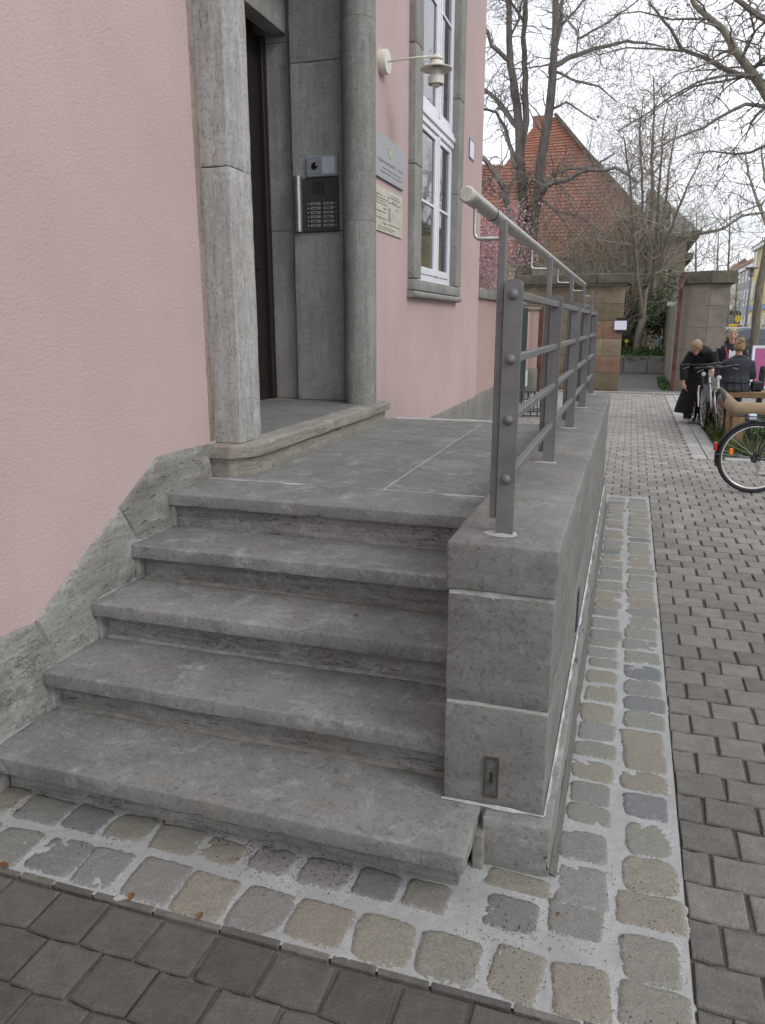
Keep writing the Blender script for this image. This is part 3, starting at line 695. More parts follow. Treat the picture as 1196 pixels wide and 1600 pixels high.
# diagonal skirting stones, proud of the render
XS = XW+.006
def skirt(poly, seed):
    # polygon in (y,z); dense triangulation by grid clip would be heavy: chamfered prism
    cy = sum(p[0] for p in poly)/len(poly); cz = sum(p[1] for p in poly)/len(poly)
    n = len(poly); q = MB()
    def ring(k, x): 
        out = []
        for i, (y, z) in enumerate(poly):
            d = Vector((cy-y, cz-z)); d = d.normalized()*k; out.append((x, y+d.x, z+d.y))
        return out
    vs = ring(0, XW-.02)+ring(0, XS)+ring(.008, XS+.004); fs = [(k*n+i, k*n+(i+1) % n, (k+1)*n+(i+1) % n, (k+1)*n+i) for k in range(2) for i in range(n)]+[tuple(range(2*n, 3*n))]
    q.add(vs, fs)
    bm = bmesh.new()
    bv = [bm.verts.new(v) for v in q.v]
    for f in q.f: bm.faces.new([bv[i] for i in f])
    bmesh.ops.triangulate(bm, faces=bm.faces[:]); bmesh.ops.recalc_face_normals(bm, faces=bm.faces[:])
    bmesh.ops.subdivide_edges(bm, edges=bm.edges[:], cuts=9, use_grid_fill=True)
    for v in bm.verts:
        if v.co.x > XS-.001:
            p = Vector((v.co.y*5, v.co.z*16-v.co.y*2, seed)); v.co.x += .004*noise.noise(p)+.002*noise.noise(p*3)
            e = .005*noise.noise(Vector((v.co.y*14, v.co.z*14, 4)))
            if v.co.x < XS+.003: v.co.z += e
    bm.verts.index_update(); o = MB().add([v.co[:] for v in bm.verts], [[v.index for v in f.verts] for f in bm.faces]); bm.free(); return o
A_, B_, C_ = (2.917, 1.012), (2.085, .535), (3.31, 1.006)
lerp = lambda a, b, t: (a[0]+(b[0]-a[0])*t, a[1]+(b[1]-a[1])*t)
M1 = lerp(A_, B_, .36)
obj('skirting_stone', skirt([(3.36, .80), (3.36, 1.004), C_, A_, lerp(A_, B_, .355), (2.76, .62), (3.0, .62)], 1), STONE_SKIRT, bd, smooth=50)
obj('skirting_stone', skirt([(2.755, .618), lerp(A_, B_, .365), B_, (2.20, .30), (2.45, .30)], 5), STONE_SKIRT, bd, smooth=50)
obj('skirting_stone', skirt([(2.19, .297), (2.078, .531), (1.7, .548), (1.7, -.02), (2.19, -.02)], 9), STONE_SKIRT, bd, smooth=50)
obj('skirting_stone', skirt([(1.693, -.02), (1.693, .548), (.6, .548), (.6, -.02)], 12), STONE_SKIRT, bd, smooth=50)
obj('skirting_stone', skirt([(.593, -.02), (.593, .548), (-.6, .548), (-.6, -.02)], 15), STONE_SKIRT, bd, smooth=50)
# stone backing where the steps meet the wall (below the diagonal)
q = MB(); q.prism([(.61, .0), (3.36, .0), (3.36, .998), (2.925, 1.004), (2.092, .527), (1.7, .541), (.61, .541)], 'x', XW-.01, XW+.0035); obj('skirting_backing', q, MORTAR_GREY, bd)
for a, b in ((6.05, 7.5), (7.506, 9.0), (9.006, YE-.002)):
    q = MB().rough(XW-.01, XW+.012, a, b, 0, .612, .005, .08, .003, 4, a); obj('plinth_stone', q, GREYREN, bd, smooth=60)
# --- door surround
def quoin(xa, xb, ya, yb, zs, mat, name='jamb_stone', r=.006, cell=.03, lab=None):
    for k, (a, b) in enumerate(zip(zs, zs[1:])):
        q = MB().rough(xa, xb, ya, yb, a+.0012, b-.0012, r, cell, .0022, 5, a*3+ya, chip=.006); obj(name, q, mat, bd, lab, smooth=60)
def roll(cx, cy, r, zs, mat, squash=1.0):
    for a, b in zip(zs, zs[1:]):
        q = MB(); n = 28; nz_ = int((b-a)/.04); vs = []; fs = []
        for k in range(nz_+1):
            z = a+.001+(b-a-.002)*k/nz_; ins = .002 if k in (0, nz_) else 0
            for i in range(n):
                t = 2*math.pi*i/n; p = Vector((math.cos(t)*1.1+cy, math.sin(t)*1.1, z*2.2)); h = r-ins+.003*noise.noise(p*2)+.0018*noise.noise(p*9)
                vs.append((cx+h*math.cos(t)*squash, cy+h*math.sin(t), z))
        for k in range(nz_):
            for i in range(n): fs.append((k*n+i, k*n+(i+1) % n, (k+1)*n+(i+1) % n, (k+1)*n+i))
        fs += [tuple(range(n))[::-1], tuple(range(nz_*n, nz_*n+n))]
        q.add(vs, fs); obj('jamb_moulding', q, mat, bd, smooth=60)
zj = [.998, 2.32, 3.62, 4.6]
quoin(XW-.1, -1.872, 3.44, 3.595, zj, STONE_TRAV)
obj('stone_margin', MB().rough(XW-.01, XW+.004, 3.388, 3.436, 1.01, 4.6, .003, .04, .004, 9, 2), m_stone('stained_margin', (.26, .20, .16), (.38, .32, .27), (6, 6, 1), .5, (.45, .38, .34), .4, (.30, .20, .15), 1.2), bd, smooth=60)
roll(-1.955, 3.635, .09, zj, STONE_TRAV)
quoin(XW-.3, XW-.03, 3.595, 3.70, zj, STONE_JAMB)
roll(-1.972, 5.565, .122, [.998, 2.32, 3.63, 4.6], STONE_JAMB)
quoin(XW-.1, -1.90, 5.655, 5.745, zj, STONE_JAMB, cell=.04)
# reveals inside the porch
quoin(-2.55, XW-.08, 5.68, 5.80, [1.0, 2.28, 3.45, 4.6], STONE_REVEAL, r=.006, cell=.05)
quoin(-2.80, -2.553, 5.74, 5.90, [1.0, 2.30, 3.62, 4.6], STONE_REVEAL, 'reveal_stone', r=.004, cell=.05)
quoin(-2.55, XW-.32, 3.50, 3.69, [1.0, 2.28, 3.45, 4.6], STONE_REVEAL, r=.006, cell=.06)
quoin(-2.80, -2.553, 3.40, 3.62, [1.0, 2.30, 3.62, 4.6], STONE_REVEAL, 'reveal_stone', r=.004, cell=.06)
q = MB().rough(-2.72, -2.59, 3.63, 5.72, 3.66, 4.25, .005, .1, .002, 4, 4); obj('lintel', q, STONE_REVEAL, bd, smooth=60)
q = MB().box(-2.59, XW, 3.6, 5.70, 4.25, 4.31); obj('porch_ceiling', q, STONE_REVEAL, bd)
dr = obj('entrance_door', MB().box(-2.86, -2.80, 3.60, 5.76, 1.0, 3.66), DARK, bd)
q = MB()
for a, b in ((3.66, 4.62), (4.74, 5.66)):
    for c, d in ((1.15, 1.9), (2.0, 3.5)):
        q.bbox(-2.80, -2.785, a+.1, b-.1, c, d, .006)
obj('door_panel', q, DARK, dr)
obj('door_frame', MB().bbox(-2.80, -2.765, 5.67, 5.74, 1.0, 3.66, .004), DARK, dr); obj('door_frame', MB().bbox(-2.80, -2.765, 3.63, 3.69, 1.0, 3.66, .004), DARK, dr)
q = MB().box(-3.4, -2.87, 3.3, 6.0, .9, 4.6); obj('hall_wall', q, DARK, bd)
# surround head above the frame
q = MB().rough(XW-.1, -1.88, 3.44, 5.745, 4.602, 4.85, .01, .1, .003, 4, 2); obj('surround_head', q, STONE_TRAV, bd, smooth=60)
# --- window
wd = obj('window', MB().box(-2.075, -2.035, 7.27, 7.33, 2.0, 5.5).box(-2.075, -2.035, 8.74, 8.80, 2.0, 5.5).box(-2.075, -2.035, 7.33, 8.74, 2.0, 2.07).box(-2.075, -2.035, 7.33, 8.74, 5.43, 5.5), WHITEP, bd)
q = MB(); q.bbox(-2.078, -1.995, 7.28, 8.79, 3.50, 3.56, .008); q.bbox(-2.075, -2.012, 7.28, 8.79, 3.562, 3.60, .006); q.bbox(-2.075, -2.012, 7.28, 8.79, 3.44, 3.498, .006); obj('transom', q, WHITEP, wd)
for z0, z1, bar in ((2.075, 3.435, 2.76), (3.605, 5.43, 4.6)):
    obj('mullion', MB().bbox(-2.07, -2.018, 8.10, 8.19, z0, z1, .006).bbox(-2.018, -2.008, 8.13, 8.16, z0, z1, .003), WHITEP, wd)
    for a, b in ((7.335, 8.10), (8.19, 8.738)):
        q = MB(); x0, x1 = -2.068, -2.028
        q.bbox(x0, x1, a, a+.05, z0, z1, .005); q.bbox(x0, x1, b-.05, b, z0, z1, .005); q.bbox(x0, x1, a+.05, b-.05, z0, z0+.07, .005); q.bbox(x0, x1, a+.05, b-.05, z1-.05, z1, .005)
        q.bbox(x0+.006, x1-.006, a+.05, b-.05, bar-.014, bar+.014, .004)
        obj('sash', q, WHITEP, wd)
        obj('pane', MB().box(-2.054, -2.049, a+.045, b-.045, z0+.06, z1-.045), WGLASS, wd)
obj('curtain_room', MB().box(-2.5, -2.46, 7.1, 9.0, 1.9, 5.6), m_plain('grey_curtain', (.3, .3, .3), .9), bd)
zw = [2.005, 2.985, 3.95, 5.0, 5.6]
quoin(-2.09, -1.955, 7.02, 7.27, zw, STONE_FRAME, 'window_jamb_stone', .008, .045)
quoin(-2.09, -1.955, 8.80, 9.05, zw, STONE_FRAME, 'window_jamb_stone', .008, .045)
q = MB().rough(-2.09, -1.955, 7.02, 9.05, 1.90, 2.0, .012, .045, .003, 5, 3); obj('window_sill', q, STONE_FRAME, bd, smooth=60)
q = MB(); n = 10; prof = [(-2.03, 1.90), (-2.03, 1.835)]+[(-1.955+.022*math.cos(a)-.01, 1.865+.03*math.sin(a)) for a in [-math.pi/2+math.pi*k/n for k in range(n+1)]]
q.prism(prof, 'y', 7.0, 9.07); obj('window_sill_moulding', q, STONE_FRAME, bd, smooth=40)
q = MB().rough(-2.09, -1.955, 7.02, 9.05, 5.602, 5.85, .012, .08, .003, 5, 3); obj('window_head', q, STONE_FRAME, bd, smooth=60)
q = MB(); q.prism([(XW-7.4, 9), (XW+.35, 9), (XW+.35, 9.12), (XW-3, 12), (XW-7.4, 12)], 'y', -6.2, YE+.3); obj('roof', q, TILE, bd)

# ================================================================== THINGS ON THE WALL
# intercom
ic = thing('intercom', 'intercom panel with bell buttons, steel handle and camera box in the door reveal', 'intercom', (-2.32, 5.66, 2.45))
yf = 5.676
obj('button_panel', MB().bbox(-2.462, -2.170, yf-.016, yf, 2.276, 2.660, .004), PANELG, ic)
q = MB(); n = 14; prof = [(-2.532, yf)]+[(-2.498-.034*math.cos(math.pi*k/n), yf-.012-.036*math.sin(math.pi*k/n)) for k in range(n+1)]+[(-2.464, yf)]
q.prism(prof, 'z', 2.280, 2.676); obj('door_grip', q, STEEL, ic, smooth=40)
cb = obj('camera_box', MB().bbox(-2.420, -2.170, yf-.03, yf, 2.664, 2.812, .005), PANELB, ic)
obj('camera_plate', MB().bbox(-2.405, -2.302, yf-.034, yf-.03, 2.680, 2.797, .001), m_plain('grey_plate', (.30, .33, .37), .4), cb)
obj('screen', MB().bbox(-2.290, -2.190, yf-.034, yf-.03, 2.680, 2.797, .001), PANELL, cb)
obj('lens', MB().lathe([(0, -.010), (.012, -.012), (.022, -.008), (.027, 0)], 20, (-2.352, yf-.034, 2.738), 'y'), m_glass('lens_glass', (.01, .01, .012), .08), cb, smooth=50)
q = MB()
for k in range(6): q.box(-2.375+k*.017, -2.368+k*.017, yf-.0175, yf-.016, 2.545, 2.63)
obj('speaker_grille', q, BLACK, ic)
obj('indicator', MB().sphere((-2.302, yf-.017, 2.513), .004, 8, 5), m_plain('red_dot', (.5, .08, .04), .4), ic)
for r_ in range(6):
    z = 2.476-r_*.031
    for c0, bx in ((-2.398, -2.418), (-2.292, -2.192)):
        o_ = obj('name_plate', MB().bbox(c0, c0+.082, yf-.0185, yf-.016, z-.009, z+.009, .0006), m_plain('name_slot', (.33, .35, .35), .3) if r_ == 0 and bx < -2.4 else bpy.data.materials['name_slot'], ic)
        obj('name_print', MB().box(c0+.012, c0+.06, yf-.0192, yf-.0186, z-.003, z+.002), BLACK, o_)
        obj('bell_button', MB().sphere((bx, yf-.017, z), .0055, 8, 6), LED, ic, smooth=True)
# plaques
pl = thing('office_sign', 'grey rectangular plaque with a small crest on the pink wall beside the doorway', 'sign', (XW, 6.4, 2.88))
PLQ = m_plain('grey_plaque', (.30, .315, .33), .35, .2, nz=.05, scale=4)
obj('plate', MB().bbox(XW+.012, XW+.022, 5.98, 6.82, 2.725, 3.045, .002), PLQ, pl)
obj('standoff', MB().lathe([(.01, 0), (.01, .012)], 10, (XW, 6.75, 2.78), 'x').lathe([(.01, 0), (.01, .012)], 10, (XW, 6.75, 3.0), 'x'), STEEL, pl)
xx = XW+.0222
sh = [(6.36, 2.985), (6.44, 2.985), (6.44, 2.935), (6.43, 2.915), (6.40, 2.90), (6.37, 2.915), (6.36, 2.935)]
cr_o = obj('crest', MB().prism(sh, 'x', xx, xx+.001), m_plain('crest_green_gold', (.36, .36, .12), .5), pl)
obj('crest_emblem', MB().prism([(6.385, 2.965), (6.415, 2.965), (6.41, 2.93), (6.39, 2.93)], 'x', xx+.001, xx+.0018), m_plain('crest_white', (.6, .62, .6), .5), cr_o)
obj('crest_emblem', MB().box(xx+.001, xx+.0016, 6.365, 6.435, 2.970, 2.981), m_plain('crest_gold', (.5, .38, .08), .5), cr_o)
ink = m_plain('grey_ink', (.13, .14, .16), .6)
def scribble(q, x, y0, y1, z, hgt, seed, spc=.55):
    r_ = random.Random(seed); y = y0
    while y < y1:
        wl = hgt*r_.uniform(.5, .9)
        if r_.random() < .14: y += hgt*.6; continue
        k = r_.random(); t = hgt*.16; zz = z+(hgt*.25 if r_.random() < .25 else 0)
        q.box(x, x+.0007, y, y+t, z, z+hgt*(1.0 if k < .3 else .68))
        if k > .35: q.box(x, x+.0006, y+t, y+wl*.7, z+(0 if k > .6 else hgt*.5), z+(0 if k > .6 else hgt*.5)+t)
        if k > .55: q.box(x, x+.0007, y+wl*.7, y+wl*.7+t, z, z+hgt*.66)
        y += wl+hgt*.22
q = MB(); scribble(q, xx, 6.06, 6.76, 2.845, .030, 3); scribble(q, xx, 6.2, 6.72, 2.80, .017, 5); scribble(q, xx, 6.14, 6.74, 2.772, .015, 6); obj('lettering', q, ink, pl)
mpn = thing('notice_board', 'cream information plate with small plan and name strips below the grey plaque', 'sign', (XW, 6.4, 2.5))
obj('plate', MB().bbox(XW+.004, XW+.012, 5.98, 6.80, 2.325, 2.665, .002), m_plain('cream_plate', (.52, .50, .41), .4, .1, nz=.1, scale=9), mpn)
q = MB(); xx = XW+.0122; rdk = m_plain('brown_ink', (.09, .07, .055), .6)
for (a, b, z) in ((6.0, 6.36, 2.575), (6.0, 6.36, 2.535), (6.40, 6.73, 2.610), (6.40, 6.73, 2.570), (6.0, 6.33, 2.475), (6.0, 6.34, 2.425), (6.38, 6.72, 2.395)): q.box(xx, xx+.0008, a, b, z, z+.006)
q.box(xx, xx+.001, 6.38, 6.39, 2.555, 2.615); obj('ruled_line', q, rdk, mpn)
q = MB()
for k, (a, b, z, h) in enumerate(((6.05, 6.3, 2.595, .014), (6.5, 6.62, 2.582, .016), (6.22, 6.33, 2.50, .022), (6.62, 6.70, 2.53, .022), (6.22, 6.34, 2.385, .022), (6.05, 6.3, 2.555, .010), (6.45, 6.7, 2.628, .010), (6.1, 6.6, 2.36, .009), (6.1, 6.5, 2.345, .008))): scribble(q, xx, a, b, z, h, 20+k)
obj('lettering', q, rdk, mpn)
q = MB()
for k in range(7): q.tube([(xx, 6.45+.03*k, 2.42+.01*(k % 3)), (xx, 6.50+.028*k, 2.50-.012*k), (xx, 6.56+.02*k, 2.47)], .001, 4)
q.box(xx, xx+.0005, 6.38, 6.46, 2.42, 2.53); obj('plan_drawing', q, m_plain('plan_ink', (.27, .29, .28), .6), mpn)
hn = thing('house_number', 'small white plate with a dark blue edge near the corner of the pink wall', 'sign', (XW, 9.76, 3.62))
obj('plate', MB().bbox(XW+.003, XW+.010, 9.62, 9.90, 3.52, 3.74, .003), m_plain('enamel_blue', (.06, .07, .2), .3), hn)
obj('face', MB().bbox(XW+.010, XW+.0115, 9.64, 9.88, 3.54, 3.72, .0005), m_plain('enamel_white', (.66, .67, .72), .3), hn)
# wall lamp
lp = thing('wall_lamp', 'cream wall lamp with round disc shade on a thin arm beside the window', 'lamp', (XW, 6.23, 3.56))
zc = 3.565
obj('wall_mount', MB().lathe([(.0, 0), (.088, 0), (.088, .055), (.084, .062), (0, .062)], 28, (XW, 6.22, zc), 'x'), CREAM, lp, smooth=40)
lx, ly, lz = -1.60, 6.32, 3.50
obj('arm', MB().tube([(XW+.06, 6.22, zc), (lx-.14, 6.285, zc+.03), (lx-.02, 6.32, zc+.035)], .0075, 10), CREAM, lp, smooth=True)
obj('disc_shade', MB().lathe([(.0, .055), (.035, .055), (.05, .042), (.055, .02), (.11, -.002), (.125, -.008), (.125, -.014), (.105, -.010), (.04, .008), (.04, 0)], 32, (lx, ly, lz+.02)), CREAM, lp, smooth=40)
obj('lamp_cap', MB().lathe([(0, .10), (.022, .09), (.045, .07), (.052, .062), (.052, .056), (0, .056)], 24, (lx, ly, lz+.02)), CREAM, lp, smooth=40)
obj('glass_cylinder', MB().lathe([(.04, .015), (.044, -.05)], 24, (lx, ly, lz)), FROST, lp, smooth=40)
rg = obj('lower_ring', MB().lathe([(.044, -.04), (.060, -.042), (.062, -.05), (.062, -.098), (.058, -.100), (.055, -.095), (.055, -.05)], 28, (lx, ly, lz)), CREAM, lp, smooth=40)
obj('bulb_glass', MB().sphere((lx, ly, lz-.09), (.038, .038, .035), 14, 8), FROST, lp, smooth=True)
q = MB()
for a in range(3): q.tube([(lx+.047*math.cos(a*2.1), ly+.047*math.sin(a*2.1), lz+.02), (lx+.047*math.cos(a*2.1), ly+.047*math.sin(a*2.1), lz-.05)], .003, 6)
obj('spacer_rod', q, CREAM, lp)

# ================================================================== GARDEN WALL beyond the house
gw = thing('garden_wall', 'low pink garden wall with stone coping and grey plinth behind the house corner', 'wall', (-2.1, 12, 0))
obj('wall', MB().box(-2.34, -2.045, YE+.002, 14.85, .62, 1.93), PINK2, gw)
obj('plinth', MB().rough(-2.36, -2.03, YE+.002, 14.87, 0, .618, .006, .12, .004, 3, 3), GREYREN, gw, smooth=60)
y = YE+.004
while y < 14.8:
    obj('coping_stone', MB().rough(-2.38, -1.995, y, y+.53, 1.932, 2.065, .012, .09, .005, 5, y), CAPSTONE if False else GREYREN, gw, smooth=60); y += .536
gd = thing('green_door', 'dark green steel gate leaf standing open at the end of the pink garden wall', 'gate', (-2.1, 15, 0))
obj('gate_leaf', MB().bbox(-2.12, -2.06, 14.95, 16.1, .05, 1.9, .005), m_plain('dark_green_paint', (.02, .045, .045), .45), gd)
obj('handle', MB().bbox(-2.06, -2.035, 15.05, 15.08, 1.05, 1.3, .003), WHITEP, gd)
pk = thing('pink_gate_pillar', 'faded pink rendered wall stub with pale cap and grey base beside the sandstone gateway', 'wall', (-2.35, 18.8, 0))
obj('wall', MB().box(-2.95, -2.12, 18.55, 18.95, .55, 1.90), PINK2, pk)
obj('plinth', MB().rough(-2.97, -2.10, 18.53, 18.97, 0, .548, .006, .12, .004, 3, 7), GREYREN, pk, smooth=60)
obj('cap', MB().rough(-3.0, -2.08, 18.5, 19.0, 1.902, 1.965, .01, .12, .004, 3, 9), SAND_PALE, pk, smooth=60)
obj('edge_post', MB().box(-2.118, -2.03, 18.56, 18.66, 0, 1.96), RUSTP, pk)
dp = tag(obj('downpipe', MB().tube([(-2.36, 18.52, 1.85), (-2.36, 18.50, 1.6), (-2.36, 18.49, .3), (-2.36, 18.44, .14)], .035, 10), PINK2, base=(-2.36, 18.5, 0)), 'rain downpipe on the pink wall stub by the sandstone gateway', 'pipe')
obj('pipe_foot', MB().tube([(-2.36, 18.44, .50), (-2.36, 18.44, .14)], .052, 10), m_plain('pipe_white', (.55, .56, .52), .5), dp)

# ================================================================== SANDSTONE GATEWAY
def blockwall(root, x0, x1, y0, y1, z0, z1, nrow, mat, seed, wmin=.45, wmax=.8, amp=.006):
    r_ = random.Random(seed); h = (z1-z0)/nrow
    obj('mortar_core', MB().box(x0+.01, x1-.01, y0+.01, y1-.01, z0, z1), MORTAR_TAN, root)
    for k in range(nrow):
        x = x0
        while x < x1-.05:
            wdt = r_.uniform(wmin, wmax); xe = x+wdt
            if xe > x1-.25: xe = x1
            q = MB().rough(x, xe-.006, y0, y1, z0+k*h+.004, z0+(k+1)*h-.003, .01, .15, amp, 3, x+k*5); rd_ = (k in (1, 3) and r_.random() < .7); obj('sandstone_block', q, SAND_RED if rd_ else mat, root, 'reddish sandstone block' if rd_ else None, smooth=60); x = xe
gl = thing('sandstone_gate_wall', 'tan and reddish sandstone gate wall left of the opening, under a dark stone cap', 'wall', (-1.4, 20, 0))
blockwall(gl, -2.70, -.24, 19.5, 20.1, 0, 2.47, 6, SANDSTONE, 3)
for a, b in ((-2.82, -1.8), (-1.794, -.9), (-.894, -.10)):
    obj('cap_stone', MB().rough(a, b, 19.36, 20.24, 2.50, 2.74, .03, .1, .012, 4, a), CAPSTONE, gl, smooth=60)
obj('cap_bed', MB().box(-2.74, -.2, 19.44, 20.16, 2.465, 2.505), SAND_PALE, gl)
nt = thing('paper_notice', 'white paper notice clipped to a black board on the sandstone pillar', 'notice', (-.12, 19.46, 1.5))
p0 = at(970, 508, 1, 19.45)
obj('backing_board', MB().box(p0.x-.10, p0.x+.18, 19.46, 19.49, p0.z-.17, p0.z+.17), BLACK, nt)
obj('paper_sheet', MB().box(p0.x-.14, p0.x+.14, 19.452, 19.458, p0.z-.11, p0.z+.10), m_plain('paper', (.72, .72, .8), .8, nz=.02), nt)
gr = thing('gate_pillar', 'pale sandstone gate pillar right of the opening with heavy dark cap', 'pillar', (1.8, 20, 0))
def polywall(root, poly, z0, z1, nrow, mat, name='sandstone_block', seed=0):
    h = (z1-z0)/nrow
    for k in range(nrow):
        q = MB().prism(poly, 'z', z0+k*h+.003, z0+(k+1)*h-.002); obj(name, q, mat, root)
PG = [(1.16, 20.15), (1.86, 19.75), (2.46, 20.05), (2.46, 21.2), (1.16, 21.2)]
polywall(gr, [(1.07, 20.15), (1.652, 19.75), (1.652, 21.2), (1.07, 21.2)], 0, 2.50, 5, SAND_PALE)
polywall(gr, [(1.658, 19.752), (2.10, 20.02), (2.10, 21.2), (1.658, 21.2)], 0, 2.50, 5, m_stone('sandstone_darker', (.20, .175, .145), (.27, .24, .20), (1.5, 1.5, 2), .25, (.33, .3, .27), .3, (.22, .12, .1), .8, varamt=.1))  # right face of the pillar in a darker tone than the left
polywall(gr, [(1.01, 20.08), (1.64, 19.62), (1.64, 21.3), (1.01, 21.3)], 2.505, 2.78, 1, CAPSTONE, 'cap_stone')
polywall(gr, [(1.646, 19.622), (1.98, 19.74), (2.22, 20.02), (2.22, 21.3), (1.646, 21.3)], 2.505, 2.78, 1, CAPSTONE, 'cap_stone')
gp = tag(obj('gate_post', MB().bbox(.975, 1.062, 19.9, 20.0, 0, 2.70, .01), RUSTP, base=(1.05, 19.95, 0)), 'rusty red steel gate post standing against the right gate pillar', 'post')
gy = thing('courtyard_wall', 'pale stone wall running back into the courtyard behind the gate pillar', 'wall', (1.35, 24, 0))
for k in range(5):
    obj('wall_bay', MB().rough(1.12-.02*k, 1.4, 20.3+k*1.9, 20.3+k*1.9+1.88, 0, 2.3-.06*k, .01, .3, .008, 2, k), SAND_PALE, gy, smooth=60)
fl = thing('flood_light', 'small white flood light fixed to the courtyard wall', 'lamp', (1.05, 21, 2.2))
obj('housing', MB().bbox(.78, .98, 20.95, 21.1, 2.02, 2.12, .01), WHITEP, fl); obj('bracket', MB().beam((.98, 21.02, 2.07), (1.12, 21.02, 2.05), .03, .03), GALV, fl)

# ================================================================== VEGETATION
def tri_leaf(q, p, s, r_):
    a = Vector((r_.gauss(0, 1), r_.gauss(0, 1), r_.gauss(0, 1))); 
    if a.length < 1e-3: return
    a.normalize(); b = a.orthogonal().normalized(); b = Quaternion(a, r_.uniform(0, 6.3)) @ b
    c = a.cross(b); i = len(q.v)
    q.v += [tuple(p-b*s), tuple(p+c*s*.45), tuple(p+b*s), tuple(p-c*s*.45)]; q.f.append((i, i+1, i+2, i+3)); q.mi.append(0)
    if q.attr is not None: q.attr += [r_.random()]*4
def limb(q, pts, r0, r1, n=6, wob=.0, r_=rng):
    pts = [Vector(p) for p in pts]; out = []
    for a, b in zip(pts, pts[1:]):
        k = max(1, int((b-a).length/max(.12, r0*3)))
        k = min(k, 5)
        for i in range(k):
            p = a.lerp(b, i/k); out.append(p+Vector((r_.gauss(0, 1), r_.gauss(0, 1), r_.gauss(0, 1)))*wob*(b-a).length/k if (i or len(out)) else p)
    out.append(pts[-1]); m = len(out); rs = [r0+(r1-r0)*i/(m-1) for i in range(m)]
    q.tube(out, rs, n, cap=True); return out, rs
def twig(q, p, d, ln, r, lvl, r_, up=.08, gn=.35, cnt=(5, 4, 3), collect=None):
    n = 5 if lvl > 1 else 4; pts = [p]; d = d.normalized(); st_ = ln/n; ds_ = []
    for i in range(n):
        d = (d+Vector((r_.gauss(0, 1), r_.gauss(0, 1), r_.gauss(0, 1)))*gn+Vector((0, 0, up))).normalized(); ds_.append(d); pts.append(pts[-1]+d*st_)
    rs = [max(.0028, r*(1-.8*i/n)) for i in range(n+1)]; q.tube(pts, rs, 3 if r < .03 else 5, cap=False)
    if collect is not None: collect.append(pts[-1])
    if lvl <= 0: return
    for k in range(cnt[min(lvl, len(cnt)-1)]):
        i = r_.randint(1, n); b = ds_[i-1]; side = b.cross(Vector((r_.gauss(0, 1), r_.gauss(0, 1), r_.gauss(0, 1))))
        if side.length < 1e-3: continue
        nd = b*r_.uniform(.35, .8)+side.normalized()*r_.uniform(.5, .95); twig(q, pts[i], nd, ln*r_.uniform(.42, .72), rs[i]*.62, lvl-1, r_, up, gn, cnt, collect)
def sprout(q, out, rs, r_, num, ln, lvl, up=.08, gn=.35, cnt=(5, 4, 3), t0=.25, collect=None, bias=Vector((0, 0, 0))):
    m = len(out)
    for k in range(num):
        i = r_.randint(max(1, int(m*t0)), m-1); b = (out[i]-out[i-1])
        if b.length < 1e-5: continue
        b.normalize(); side = b.cross(Vector((r_.gauss(0, 1), r_.gauss(0, 1), r_.gauss(0, 1)))).normalized()
        twig(q, out[i], b*r_.uniform(.2, .7)+side+bias, ln*r_.uniform(.6, 1.25), max(.006, rs[i]*.45), lvl, r_, up, gn, cnt, collect)
def px(pts, y): return [at(u, v, 1, y+(p[0] if p else 0)) for u, v, *p in pts]
# T1 many-stemmed dark tree behind the gate
r1 = random.Random(11)
t1 = thing('bare_tree', 'dark many-stemmed bare tree rising behind the sandstone gate wall', 'tree', (-3.3, 25, 0))
q = MB(); Y1 = 25; S1 = []
b0 = at(815, 440, 1, Y1); base1 = Vector((b0.x, Y1, 0))
def L1(pts, a, b, dst=None, n=8): o_ = limb(dst or q, pts, a, b, n, .04, r1); S1.append(o_); return o_
L1([base1, at(812, 440, 1, Y1)], .27, .23, n=10)
L1(px([(812, 455), (815, 380, .1), (817, 300, .1), (812, 205, .2), (803, 130, .3), (796, 60, .3), (783, -40, .3)], Y1), .20, .07)
L1(px([(822, 450), (835, 340, -.1), (845, 250, -.2), (858, 170, -.2), (866, 90, -.2), (870, 0, -.3), (872, -70, -.3)], Y1), .20, .08)
obj('trunk', q, BARK1, t1, smooth=True)
qc = MB()
